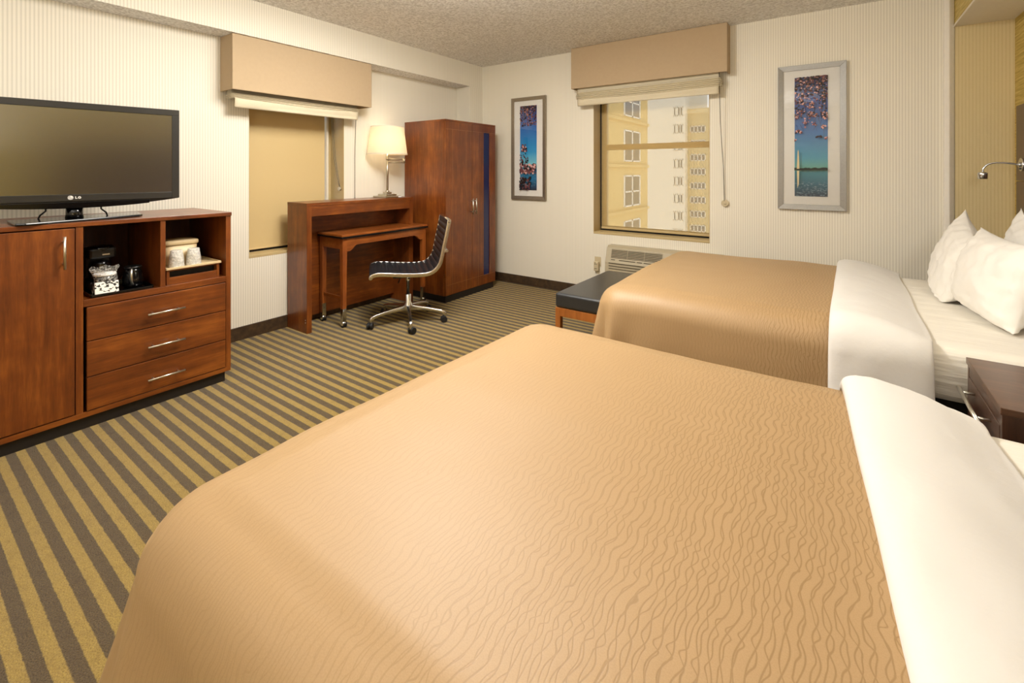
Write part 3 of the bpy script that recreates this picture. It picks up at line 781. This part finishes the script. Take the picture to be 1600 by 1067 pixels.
def picture(label, x0, x1, z0, z1, fm, kind):
    yb = FAR - .003; yf = FAR - .032
    t = thing('framed_picture', label, 'picture', ((x0+x1)/2, FAR-.016, z0))
    fw = .040; m = MB()
    # mitred frame, sloping slightly inwards
    for (p, q, pi, qi) in (((x0, z0), (x1, z0), (x0+fw, z0+fw), (x1-fw, z0+fw)), ((x1, z0), (x1, z1), (x1-fw, z0+fw), (x1-fw, z1-fw)), ((x1, z1), (x0, z1), (x1-fw, z1-fw), (x0+fw, z1-fw)), ((x0, z1), (x0, z0), (x0+fw, z1-fw), (x0+fw, z0+fw))):
        A = [(p[0], yb, p[1]), (p[0], yf, p[1]), (pi[0], yf+.006, pi[1]), (pi[0], yb, pi[1])]
        B = [(q[0], yb, q[1]), (q[0], yf, q[1]), (qi[0], yf+.006, qi[1]), (qi[0], yb, qi[1])]
        m.rings([A, B], smooth=False)
    obj('frame', m, fm, t, bevel=.0012)
    ym = yf + .012
    obj('mount', MB().box(x0+fw-.002, x1-fw+.002, ym, yb-.002, z0+fw-.002, z1-fw+.002), M['white_mat'], t)
    a0, a1 = x0 + (x1-x0)*.258, x1 - (x1-x0)*.258
    c0, c1 = z0 + (z1-z0)*.092, z1 - (z1-z0)*.085
    m = MB(); w, h = a1-a0, c1-c0
    rnd = random.Random(3 if kind == 'a' else 8)
    lay = [0]
    def pt(u, v): return (a0 + u*w, ym - .0012 - lay[0]*.00004, c0 + v*h)
    def poly(us, mi):
        lay[0] += 1
        us = [(min(1, max(0, u)), min(1, max(0, v))) for u, v in us]
        if len(set(us)) >= 3:
            try: m.face([pt(*q) for q in us], mi)
            except ValueError: pass
    m.box(a0, a1, ym-.001, ym+.002, c0, c1)
    def blob(u, v, r, mi):
        n = 7; ph = rnd.random()*6
        poly([(u + r*(.7+.5*rnd.random())*cos(ph+2*PI*k/n), v + r*w/h*(.7+.5*rnd.random())*sin(ph+2*PI*k/n)) for k in range(n)], mi)
    def twig(u, v, du, dv, wd):
        px = -dv*h; pz = du*w; l = math.hypot(px, pz) or 1; px, pz = px/l*wd/w, pz/l*wd/h
        poly([(u-px, v-pz), (u+du-px*.4, v+dv-pz*.4), (u+du+px*.4, v+dv+pz*.4), (u+px, v+pz)], 3)
    if kind == 'a':
        for k in range(46):
            u, v = rnd.random(), 1 - rnd.random()**1.5*.42
            twig(u, v, rnd.uniform(-.25, .25), -rnd.uniform(.02, .10), .0016)
        for k in range(520):
            v = 1 - rnd.random()**1.5*.34
            u = rnd.random()
            if .70 < v < .84 and .35 < u < .75 and rnd.random() < .75: continue
            blob(u, v, rnd.uniform(.012, .040), rnd.choice((2, 2, 3, 3, 3, 7, 1)))
        for cu_, cv_, nn_, rr_ in ((.2, .80, 16, .07), (.5, .755, 26, .12), (.22, .705, 8, .05), (.52, .685, 14, .08), (.36, .615, 18, .09), (.62, .60, 12, .06), (.88, .66, 22, .10), (.08, .665, 10, .06), (.85, .575, 8, .05)):
            for j in range(nn_): blob(cu_ + rnd.gauss(0, rr_*.6), cv_ + rnd.gauss(0, rr_*.16), rnd.uniform(.014, .038), rnd.choice((1, 1, 7, 2, 3)))
        for a_, b_ in (((.85, .80), (.80, .60)), ((.93, .85), (.95, .62)), ((.62, .74), (.60, .66)), ((.3, .78), (.42, .62))): twig(a_[0], a_[1], b_[0]-a_[0], b_[1]-a_[1], .0016)
        for u in (.05, .18): twig(u, .60, .12, -.06, .0012)
        for u, v in ((.05, .54), (.12, .545), (.2, .535), (.7, .50), (.8, .495), (.02, .47), (.96, .48)):
            for j in range(4): blob(u + rnd.uniform(-.04, .04), v + rnd.uniform(-.01, .01), .035, rnd.choice((1, 2, 3)))
        poly([(0, .218), (1, .218)] + [(1 - i/20, .234 + .008*rnd.random()) for i in range(21)], 5)
        poly([(.075, .232), (.155, .232), (.135, .375), (.118, .392), (.10, .375)], 4)
        poly([(.08, .215), (.15, .215), (.135, .10), (.095, .07)], 4)
        for k in range(110):
            u, v = rnd.random(), rnd.random()**1.2*.12
            poly([(u, v), (u+.05, v+.001), (u+.05, v+.003), (u, v+.002)], 6)
    else:
        for k in range(30): twig(rnd.random(), 1 - rnd.random()*.15, rnd.uniform(-.3, .3), -rnd.uniform(.02, .08), .0016)
        for k in range(230):
            v = 1 - rnd.random()**1.4*.24; u = rnd.random(); blob(u, v, rnd.uniform(.02, .05), rnd.choice((7, 2, 2, 3, 3)))
        for k in range(26): blob(rnd.uniform(.1, .42), rnd.uniform(.46, .54), rnd.uniform(.03, .06), rnd.choice((1, 2, 3)))
        for k in range(26): blob(rnd.uniform(.0, .5), rnd.uniform(.31, .44), rnd.uniform(.03, .06), rnd.choice((2, 3, 3)))
        for k in range(120): blob(rnd.random(), rnd.uniform(.20, .31), rnd.uniform(.03, .08), rnd.choice((1, 2, 2, 3)))
        for k in range(60): blob(rnd.random()*.7, rnd.uniform(0, .15), rnd.uniform(.04, .08), rnd.choice((2, 3, 3)))
        for k in range(40):
            u, v = rnd.random(), rnd.uniform(.05, .2); poly([(u, v), (u+.06, v+.001), (u+.06, v+.003), (u, v+.002)], 6)
    uvl = m.bm.loops.layers.uv.new('UVMap')
    for f in m.bm.faces:
        for l in f.loops: l[uvl].uv = ((l.vert.co.x-a0)/w, (l.vert.co.z-c0)/h)
    obj('print', m, [ARTA if kind == 'a' else ARTB, M['blossom'], M['blossom_d'], M['branch'], M['obelisk'], M['shore'], M['ripple'], M['blossom_m']], t, fixn=False)
    obj('glazing', MB().box(x0+fw-.001, x1-fw+.001, yf+.0065, yf+.008, z0+fw-.001, z1-fw+.001), M['glass'], t)
    return t
picture('narrow framed blossom print between the wardrobe and the far window', -3.043, -2.588, .960, 2.102, M['frame_bronze'], 'b')
picture('silver framed print of a white obelisk under cherry blossom', -.400, .050, .975, 2.114, M['frame_silver'], 'a')

# ----------------------------------------------------------- air conditioner, outlet
ac = thing('air_conditioner', 'beige wall air conditioner under the far window', 'air conditioner', (-1.33, FAR-.09, .12))
QX0, QX1 = -1.845, -.80
side = [(FAR-.001, .12), (FAR-.10, .12), (FAR-.155, .30), (FAR-.150, .40), (FAR-.105, .535), (FAR-.075, .555), (FAR-.001, .556)]
obj('cover', MB().prism(side, 'x', QX0, QX1), M['ac_plastic'], ac, bevel=.006)
def onface(z):   # y on the sloping upper front
    return FAR - .150 + (z-.40)/(.535-.40)*.045
sl = Vector((0, .045, .135)).normalized()
g = MB()
g.prism([(onface(.445)-.0015, .445), (onface(.525)-.0015, .525), (onface(.525)+.002, .525), (onface(.445)+.002, .445)], 'x', QX0+.055, QX0+.545)
obj('grille_opening', g, M['ac_dark'], ac)
lv = MB()
for k in range(6):
    z = .450 + k*.0135
    lv.prism([(onface(z)-.008, z), (onface(z)-.001, z+.002), (onface(z)-.001, z+.005), (onface(z)-.008, z+.003)], 'x', QX0+.057, QX0+.543)
for k in range(4): lv.prism([(onface(.445)-.007, .445), (onface(.525)-.007, .525), (onface(.525), .525), (onface(.445), .445)], 'x', QX0+.055+k*.1625, QX0+.058+k*.1625)
obj('louvre', lv, M['ac_plastic'], ac)
sl_ = MB()
for k in range(7):
    z = .395 - k*.026; 
    yb = FAR-.1515 if z > .3 else FAR-.155+ (.30-z)*.3
    sl_.box(QX0+.04, QX1-.04, yb-.003, yb+.006, z-.004, z+.004)
obj('intake_slot', sl_, M['ac_dark'], ac)
sl_ = MB()
for a, b in ((.06, .10), (.14, .30), (.315, .365), (.38, .45), (.46, .53)): sl_.box(QX0+a, QX0+b, onface(.428)-.003, onface(.428)+.004, .424, .431)
obj('outlet_slot', sl_, M['ac_dark'], ac)
for k in range(2):
    x = QX0+.585 + k*.085; y = onface(.487)
    d = Vector((0, -.135, .045)).normalized()
    p = Vector((x, y, .487))
    obj('dial', MB().cyl(p - d*.002, p + d*.004, .035, 28).cyl(p + d*.004, p + d*.016, .016, 20), M['ac_plastic'], ac)
ol = thing('wall_outlet', 'ivory wall outlet on the far wall beside the air conditioner', 'outlet', (-1.985, FAR, .33))
obj('plate', MB().box(-2.022, -1.952, FAR-.005, FAR, .318, .412), M['plate'], ol, bevel=.002)
obj('socket', MB().cyl((-1.987, FAR-.007, .388), (-1.987, FAR-.004, .388), .016, 16), M['plate'], ol)
pg = obj('plug_adapter', MB().box(-2.014, -1.964, FAR-.045, FAR-.0055, .275, .368), M['plate'], None, bevel=.006)
tag(pg, 'ivory plug-in adapter in the wall outlet left of the air conditioner', 'adapter')
for x, z, w, h in ((-2.000, .352, .007, .008), (-2.000, .338, .007, .008), (-1.984, .338, .006, .007), (-2.005, .296, .030, .004)):
    obj('slot', MB().box(x, x+w, FAR-.0465, FAR-.044, z, z+h), M['frame_dark'], pg)

# ----------------------------------------------------------------------- bench
be = thing('bench', 'black leather bench with a wooden frame at the foot of the far bed', 'bench', (-1.38, 3.13, 0))
EX0, EX1, EY0, EY1 = -1.562, -1.175, 2.705, 3.56
obj('cushion', MB().box(EX0, EX1, EY0, EY1, .362, .460), M['leather'], be, bevel=.018, seg=4)
m = MB(); z0, z1 = .305, .361
m.box(EX0+.004, EX1-.004, EY0+.004, EY0+.026, z0, z1); m.box(EX0+.004, EX1-.004, EY1-.026, EY1-.004, z0, z1); m.box(EX0+.004, EX0+.026, EY0+.026, EY1-.026, z0, z1); m.box(EX1-.026, EX1-.004, EY0+.026, EY1-.026, z0, z1)
obj('apron', m, M['orange_wood'], be, bevel=.002)
for lx in (EX0+.002, EX1-.040):
    for ly in (EY0+.002, EY1-.040): obj('leg', MB().box(lx, lx+.038, ly, ly+.038, 0, .3615), M['orange_wood'], be, bevel=.003)

# ------------------------------------------------------------------------- beds
def hang_noise(x, y, z): return noise.noise(Vector((x, y, z)))
def bed(label, y0, y1):
    """dark base, white sheeted mattress; x from the foot to the head wall"""
    b = thing('bed', label, 'bed', (-.12, (y0+y1)/2, 0))
    obj('base', MB().box(-.95, .87, y0+.06, y1-.06, .0, .40), M['plinth'], b, bevel=.01)
    mm = MB(); rs = []
    X0, X1 = -.99, .885
    def rr(i, z, r=.14):
        out = []
        for cx, cy, a0 in ((X1-r, y1-r, 0), (X0+r, y1-r, PI/2), (X0+r, y0+r, PI), (X1-r, y0+r, 1.5*PI)):
            for k in range(7):
                a = a0 + PI/2*k/6; out.append((cx + (r-i)*cos(a) , cy + (r-i)*sin(a), z))
        return out
    for i, z in ((.03, .402), (.012, .405), (.0, .43), (.0, .54), (.006, .572), (.022, .592), (.05, .600), (.085, .601)): rs.append(rr(i, z))
    mm.rings(rs); obj('mattress', mm, M['sheet'], b)
    return b
def drape(label, y0, y1, xf, seed, zt, zb=.09, x1=.05, xs=0, fa=.055, fb=.030, fl=.035):
    """bedspread: top, rounded shoulders and hanging skirt on foot and both sides, one sheet with thickness"""
    W = y1 - y0; levels = []
    # (inset, z, hang 0..1, arc length outside the top edge)
    R = .115
    ins = [W/2, W/2-.12, W/2-.25, W/2-.4, .26, .20, .16, .13]
    for i in ins: levels.append((i, zt - .010*max(0, 1-(i/.45))**2, 0, -i))
    for k in range(9):
        a = PI/2*k/8
        levels.append((R*(1-sin(a)) + .004, zt - .010 - R*.95*(1-cos(a)) , 0 if k < 5 else (k-5)*.03, -R*(1-sin(a)) + R*.57*k/8))
    drop = zt - .010 - R*.95 - zb; base = levels[-1][3]
    for k in range(1, 15):
        h = k/14; levels.append((-fl*h**1.1 + .004, zt - .010 - R*.95 - drop*h, .12 + .88*h, base + drop*h))
    rows = []; uvs = []
    nS, nC, nF = 46, 22, 44
    for (i, z, hg, arc) in levels:
        row, uv = [], []
        r = max(.015, .14 - i) if i < .14 else .015
        X0 = xf + i; ya, yb = y0 + i, y1 - i
        r = min(r, (yb-ya)/2*.999 + 1e-6)
        pts = []
        for k in range(nS): 
            t = k/nS; pts.append((x1 + (X0 + r - x1)*t, ya, 0, -1))
        for k in range(nC):
            a = 1.5*PI - PI/2*k/nC; pts.append((X0 + r + r*cos(a), ya + r + r*sin(a), cos(a), sin(a)))
        for k in range(nF):
            t = k/nF; pts.append((X0, ya + r + (yb-ya-2*r)*t, -1, 0))
        for k in range(nC):
            a = PI - PI/2*k/nC; pts.append((X0 + r + r*cos(a), yb - r + r*sin(a), cos(a), sin(a)))
        for k in range(nS+1):
            t = k/nS; pts.append((X0 + r + (x1 - X0 - r)*t, yb, 0, 1))
        for q, (x, y, nx, ny) in enumerate(pts):
            # folds: strongest at the foot corners
            cd = min(math.hypot(x-xf, y-y0), math.hypot(x-xf, y-y1))
            cg = math.exp(-(cd/.26)**2)
            per = q * .028
            f = hg * (.010*hang_noise(per*1.7+seed, z*1.2, seed) + cg*(fa*sin(per*20+seed) + fb) + .012*hang_noise(per*4.2, z*.8, seed+5))
            f *= min(1, max(.0, (x1-x)/.35))
            wz = .006*hang_noise(x*2.2+seed, y*2.2, 1) + .0030*hang_noise(x*6, y*6, seed)
            crown = -.010*((y-(y0+y1)/2)/(W/2))**2
            if hg > 0: wz *= (1-hg); 
            sh_ = xs*(y1-y)/W*min(1, max(0, (x1-x)/(x1-xf)))
            row.append((x + nx*f + sh_, y + ny*f, z + wz + (crown+.010 if hg == 0 else crown+.010)))
            ex = arc if arc > -.13 else -i
            uv.append((x if abs(nx) < .01 else x + nx*0 + (-max(0, arc) if nx < 0 else 0)*abs(nx), y + ny*max(0, arc)))
        rows.append(row); uvs.append(uv)
    m = MB(); V = m.rings(rows, closed=False, cap=False)
    ul = m.bm.loops.layers.uv.new('UVMap'); lut = {}
    for r_, u_ in zip(V, uvs):
        for v, u in zip(r_, u_): lut[v] = u
    for f in m.bm.faces:
        for l in f.loops: l[ul].uv = lut[l.vert]
    bmesh.ops.remove_doubles(m.bm, verts=m.bm.verts, dist=.0004)
    o = obj('bedspread', m, M['spread'], None)
    so = o.modifiers.new('solid', 'SOLIDIFY'); so.thickness = .008; so.offset = 1
    return tag(o, label, 'bedspread')
def cuff(label, y0, y1, zt, x0, x1, seed, skew=(0, 0), zlow=.16):
    """puffy white duvet turned back across the bed, hanging over both sides"""
    path = []   # (y, z, ny, nz)
    R = .11
    def add(y, z, ny, nz): path.append((y, z, ny, nz))
    for k in range(14): add(y1, zlow + (zt-R-zlow)*k/14, 1, 0)
    for k in range(10): a = PI/2*k/10; add(y1-R+R*cos(a), zt-R+R*sin(a), cos(a), sin(a))
    for k in range(44): add(y1-R + (y0-y1+2*R)*k/44, zt, 0, 1)
    for k in range(10): a = PI/2 + PI/2*k/10; add(y0+R+R*cos(a), zt-R+R*sin(a), cos(a), sin(a))
    for k in range(15): add(y0, zt-R - (zt-R-zlow)*k/14, -1, 0)
    rows = []; n = 40
    for i, (y, z, ny, nz) in enumerate(path):
        u = i/(len(path)-1)
        e = .014*hang_noise(u*6+seed, 2, 1); e2 = .02*hang_noise(u*5+seed, 7, 1)
        side = abs(ny)
        T = .050 + .008*hang_noise(u*9, seed, 3)
        v = (y1-y)/(y1-y0)
        xa, xb = x0 + e*.3 + skew[0]*v, x1 + e2*.6 + skew[1]*v
        row = []
        for k in range(n):
            a = 2*PI*k/n; cx, cz = cos(a), sin(a)
            px = math.copysign(abs(cx)**.75, cx); pz = math.copysign(abs(cz)**.62, cz)
            xx = (xa+xb)/2 + px*(xb-xa)/2
            tt = T*pz**.8 if pz > 0 else 0
            tp = 1 - .80*min(1, max(0, (px+.75)/1.7))**1.1*(1-.5*side)           # slopes down to the head side
            off = tt*tp if pz > 0 else pz*.040*min(1, max(0, (px+.35)/.3))
            wr = .004*math.exp(-((px+.9)/.3)**2)*hang_noise(u*60, px*1.5, seed+3) + .0045*hang_noise(u*16, px*2.5, seed) + .002*hang_noise(u*40, px*7, seed)
            off += wr*max(0, pz)**.5
            off -= .034*min(1, max(0, (px+.2)/1.1))**1.5*(1-side)
            low = max(0, (zt-R-z))/(zt-R-zlow)*side; off += .034*low**1.2
            row.append((xx, y + ny*off, z + nz*off - (0.0)))
        rows.append(row)
    # close both ends softly
    def shrink(row, f, dz):
        c = [sum(p[j] for p in row)/len(row) for j in range(3)]
        return [(c[0]+(p[0]-c[0])*f, c[1]+(p[1]-c[1])*f, p[2]+dz) for p in row]
    rows = [shrink(rows[0], .5, -.03), shrink(rows[0], .85, -.02)] + rows + [shrink(rows[-1], .85, -.02), shrink(rows[-1], .5, -.03)]
    m = MB(); m.rings(rows)
    return tag(obj('duvet', m, M['duvet'], None), label, 'duvet')

ZT = .640
bed('bed nearest the viewer with tan spread and white duvet', .335, 1.715)
bed('far bed beside the window wall with three white pillows', 2.385, 3.875)
drape('tan wavy-patterned bedspread on the near bed', .285, 1.74, -1.125, 1.3, ZT, x1=.15, xs=-.02, fa=.022, fb=.03, fl=.085)
drape('tan bedspread on the far bed by the window', 2.345, 3.905, -1.115, 6.1, ZT, x1=.06)
cuff('folded white duvet across the near bed', .272, 1.750, .644, .000, .300, 2, (.105, .12))
cuff('folded white duvet across the far bed below the pillows', 2.335, 3.915, .644, -.005, .325, 5, (-.03, -.03))

def pillow(label, loc, lean, yaw, roll, a=.33, b=.235, T=.105, seed=1, zmin=.604):
    """long side along the bed width, standing on its lower edge and leaning to the head wall"""
    n = 56
    M_ = Matrix.Rotation(R_(yaw), 3, 'Z') @ Matrix.Rotation(R_(lean), 3, 'Y') @ Matrix(((0, 0, -1), (-1, 0, 0), (0, 1, 0))) @ Matrix.Rotation(R_(roll), 3, 'Z')
    L = Vector(loc)
    def pt(u, v, sgn):
        x = a*u*(1 - .06*(1-v*v)*abs(u)**3); y = b*v*(1 - .10*(1-u*u)*abs(v)**3)
        h = max(0, (1-abs(u)**2.4))**.60 * max(0, (1-abs(v)**2.4))**.60
        h *= 1 - .12*max(0, v)                                   # filling settles to the bottom
        w = .012*hang_noise(u*2.3+seed, v*2.3, sgn) + .006*hang_noise(u*7+seed, v*7, sgn*2)
        ed = (1-h)*h**.3
        w += .008*ed*sin(u*21+3*hang_noise(u*3, v*2, seed)) + .008*ed*sin(v*19+3*hang_noise(u*2, v*3, seed+4))
        if sgn > 0: w -= .005*math.exp(-((u-.84)/.022)**2)       # hem seam
        p = L + M_ @ Vector((x, y, sgn*(T*h + w*h**.35)))
        if p.z < zmin + .05:
            q = (p.z - zmin - .05); p.z = zmin + .05*math.exp(q/.05)
        return p
    m = MB(); G = {}
    for s_ in (1, -1):
        for i in range(n+1):
            for j in range(n+1):
                if (i in (0, n) or j in (0, n)) and s_ == -1: G[s_, i, j] = G[1, i, j]; continue
                G[s_, i, j] = m.bm.verts.new(pt(sin(PI/2*(2*i/n-1)), sin(PI/2*(2*j/n-1)), s_))
        for i in range(n):
            for j in range(n):
                f = [G[s_, i, j], G[s_, i+1, j], G[s_, i+1, j+1], G[s_, i, j+1]]
                m.bm.faces.new(f if s_ == 1 else f[::-1]).smooth = True
    return tag(obj('pillow', m, M['pillow'], None), label, 'pillow', 'pillows on the far bed')
R_ = math.radians
pillow('white pillow leaning at the window side of the far bed', (.515, 3.43, .785), 16, 0, -15, a=.29, b=.22, T=.085, seed=2)
pillow('white pillow propped in front, nearest the nightstand', (.585, 3.000, .785), 14, 9, -2, a=.295, b=.205, T=.105, seed=5)
pillow('white pillow mostly hidden behind the front pillow', (.750, 3.345, .785), 8, 0, -18, a=.30, b=.22, T=.075, seed=9)

# -------------------------------------------------------------- headboard, lamp, nightstand
hb = thing('headboard', 'tall dark brown headboard panel on the wall behind the far bed', 'headboard', (.915, 3.15, 0))
obj('panel', MB().box(.905, .9295, 2.2, 4.165, 0, 1.215), M['walnut'], hb, bevel=.003)
obj('upper_panel', MB().box(.905, .9295, 2.2, 4.165, 1.219, 1.685), M['walnut'], hb, bevel=.003)
hb2 = thing('headboard', 'tall dark brown headboard panel behind the near bed', 'headboard', (.915, .9, 0))
obj('panel', MB().box(.905, .9295, -.15, 1.90, 0, 1.215), M['walnut'], hb2, bevel=.003)
obj('upper_panel', MB().box(.905, .9295, -.15, 1.90, 1.219, 1.685), M['walnut'], hb2, bevel=.003)
rl = thing('reading_lamp', 'chrome gooseneck reading lamp on the headboard of the far bed', 'lamp', (.905, 4.03, 1.318))
obj('mounting_plate', MB().cyl((.9045, 4.03, 1.318), (.893, 4.03, 1.318), .040, 28).cyl((.893, 4.03, 1.318), (.884, 4.03, 1.318), .014, 14), M['chrome'], rl, bevel=.002)
obj('switch', MB().box(.888, .893, 4.024, 4.036, 1.288, 1.300), M['black'], rl)
gp = spline([(.884, 1.318), (.84, 1.327), (.79, 1.330), (.755, 1.320), (.735, 1.295), (.732, 1.270)], 6)
obj('gooseneck', MB().tube([(p.x, 4.03, p.z) for p in gp], .0055, 10), M['chrome'], rl)
m = MB(); m.lathe([(.008, .018), (.021, .014), (.023, .010), (.023, -.026), (.0205, -.026), (.0205, -.020)], (.732, 4.03, 1.256), 24, cap=False); hd = obj('lamp_head', m, M['chrome'], rl)
obj('lens', MB().cyl((.732, 4.03, 1.238), (.732, 4.03, 1.2345), .019, 20), M['bulb_glass'], hd)

ns = thing('nightstand', 'dark walnut nightstand with a bar handle between the two beds', 'nightstand', (.645, 2.125, 0))
NX0, NX1, NY0, NY1, NZ = .386, .902, 1.905, 2.345, .597
obj('top', MB().box(NX0-.004, NX1-.0, NY0-.004, NY1+.0, NZ-.022, NZ), M['walnut_y'], ns, bevel=.002)
for ya, yb in ((NY0, NY0+.022), (NY1-.026, NY1-.004)): obj('side_panel', MB().box(NX0, NX1, ya, yb, .0, NZ-.022), M['walnut'], ns, bevel=.0015)
obj('back_panel', MB().box(NX1-.012, NX1, NY0+.022, NY1-.026, .05, NZ-.022), M['walnut'], ns)
obj('front_rail', MB().box(NX0+.001, NX0+.02, NY0+.022, NY1-.026, NZ-.06, NZ-.022), M['walnut'], ns)
for z0, z1 in ((.29, NZ-.063), (.06, .286)):
    d = obj('drawer', MB().box(NX0-.001, NX0+.02, NY0+.025, NY1-.029, z0, z1), M['walnut'], ns, bevel=.002)
    zz = z1 - .028
    bar_handle((NX0-.001, NY0+.07, zz), (NX0-.001, NY1-.07, zz), (-.034, 0, 0), parent=d, r=.0065)

# ---------------------------------------------------------- buildings beyond the window
def bmat(name, a, b, sc=.6):
    t = NT(name); p = t.pos(); n = t.noise(p, sc, 4); return t.out(Base_Color=t.mix(n, a, b), Roughness=.85)
M['b_tan'] = bmat('tan_stucco', 'C9AE74', 'D6BC84'); M['b_white'] = bmat('pale_brick', 'D6CFC0', 'E4DED0', 2); M['b_grey'] = bmat('buff_brick', 'B8A67E', 'C8B78E', 2)
M['b_win'] = plain('dark_window_glass', '5C6468', .15); M['b_frame'] = plain('white_window_frame', 'E4E0D4', .6)
def fwin(m0, x0, x1, y, z0, z1, parent, n=2):
    m = MB(); t = .12
    m.box(x0, x1, y-.06, y+.1, z0, z0+t); m.box(x0, x1, y-.06, y+.1, z1-t, z1)
    for k in range(n+1):
        xx = x0 + (x1-x0-t)*k/n; m.box(xx, xx+t, y-.06, y+.1, z0, z1)
    f = obj('window', m, M['b_frame'], parent)
    obj('pane', MB().box(x0+.02, x1-.02, y-.02, y+.02, z0+.02, z1-.02), M['b_win'], f)
GZ = -24
b1 = thing('apartment_building', 'tan stuccoed building nearest outside the far window', 'building', (-15, 30, GZ))
obj('walls', MB().box(-20, -12, 18, 35, GZ, 26), M['b_tan'], b1)
for k in range(7):
    z = 1.28 - 8.2 + k*3.15 - .6
    m = MB(); t = .1; x = -12
    for yy in (30.2, 31.7, 33.2): m.box(x-.1, x+.06, yy-.08, yy+.08, z, z+2.2)
    m.box(x-.1, x+.06, 30.2, 33.2, z, z+t); m.box(x-.1, x+.06, 30.2, 33.2, z+2.2-t, z+2.2); m.box(x-.1, x+.06, 30.2, 33.2, z+1.0, z+1.1)
    f = obj('window', m, M['b_frame'], b1)
    obj('pane', MB().box(x-.02, x+.02, 30.3, 33.1, z+.05, z+2.15), M['b_win'], f)
    obj('ledge', MB().box(-12, -11.85, 18, 35, z+2.75, z+2.95), M['b_tan'], b1)
b2 = thing('apartment_building', 'pale brick tower in the middle of the far window view', 'building', (-30, 88, GZ))
obj('walls', MB().box(-42, -21, 80, 96, GZ, 40), M['b_white'], b2)
for k in range(9):
    z = -13.0 + k*2.95
    for x0, x1, n in ((-22.95, -22.5, 1), (-22.3, -21.35, 2)): fwin(None, x0, x1, 80, z, z+1.5, b2, n)
b3 = thing('apartment_building', 'buff brick block with ribbon windows at the right of the far window view', 'building', (-18, 90, GZ))
obj('walls', MB().box(-20.99, 12, 81.5, 96, GZ, 11.3), M['b_grey'], b3)
obj('parapet', MB().box(-20.99, 12.2, 81.3, 81.7, 11.0, 11.8), M['b_grey'], b3)
for k in range(9):
    z = 7.75 - k*2.39
    for x0 in (-20.6, -16.6): fwin(None, x0, x0+2.5, 81.5, z, z+1.15, b3, 4)

# ------------------------------------------------------------------- light
world = bpy.data.worlds.new('sky'); bpy.context.scene.world = world; world.use_nodes = True
wt = world.node_tree; bg = wt.nodes['Background']
tc = wt.nodes.new('ShaderNodeTexCoord'); sp = wt.nodes.new('ShaderNodeSeparateXYZ'); wt.links.new(tc.outputs['Generated'], sp.inputs[0])
rp = wt.nodes.new('ShaderNodeValToRGB'); wt.links.new(sp.outputs[2], rp.inputs[0])
rp.color_ramp.elements[0].color = (.86, .92, 1, 1); rp.color_ramp.elements[1].color = (.55, .72, 1, 1)
wt.links.new(rp.outputs[0], bg.inputs[0]); bg.inputs[1].default_value = 1.5
def area(name, loc, size, power, col, rot=(0, 0, 0), sy=None, shape='DISK', spread=180):
    l = bpy.data.lights.new(name, 'AREA'); l.shape = shape; l.size = size; l.energy = power; l.color = col; l.spread = R_(spread)
    if sy: l.size_y = sy
    o = bpy.data.objects.new(name, l); C.objects.link(o); o.location = loc; o.rotation_euler = rot
    return o
def point(name, loc, power, col, r):
    l = bpy.data.lights.new(name, 'POINT'); l.energy = power; l.color = col; l.shadow_soft_size = r
    o = bpy.data.objects.new(name, l); C.objects.link(o); o.location = loc; return o
WARM = (1, .955, .885)
area('ceiling_light', (-1.95, 1.85, CE-.03), 1.1, 50, WARM)
point('ceiling_fill', (-1.65, 1.75, CE-.11), 46, WARM, .10)  # unseen point source, added so the walls catch more light
area('rear_fill', (-2.2, -.9, CE-.03), .9, 8, WARM)  # unseen fill from the rear, added in place of bounced flash
area('uplight_fill', (-.9, -.55, 1.35),  .35, 40, (1, .98, .95), rot=(PI, 0, 0))  # unseen up-facing source, added to brighten the ceiling like a bounced flash
point('side_fill', (.70, 2.12, 1.55), 9, (1, .97, .92), .08)  # unseen fill between the beds, added to lift ceiling and left wall
point('side_fill', (.55, -1.55, 1.65), 16, (1, .97, .92), .08)  # second added fill, out of view behind the camera
point('lamp_bulb_light', (LX, LY, 1.56), 7.5, (1, .86, .64), .035)

# ------------------------------------------------------------------- camera
cam = bpy.data.cameras.new('camera'); co = bpy.data.objects.new('camera', cam); C.objects.link(co)
cam.sensor_width = 36; cam.lens = 720/1600*36; cam.shift_y = -(533.5-267)/1600; cam.clip_start = .02; cam.clip_end = 500
co.location = (0, 0, 1.28); yaw = math.atan((1310-800)/720)
co.rotation_euler = (PI/2, 0, yaw)
sc = bpy.context.scene; sc.camera = co
sc.view_settings.view_transform = 'Standard'; sc.view_settings.look = 'None'; sc.view_settings.gamma = 1; sc.view_settings.use_curve_mapping = False
sc.view_settings.exposure = .35
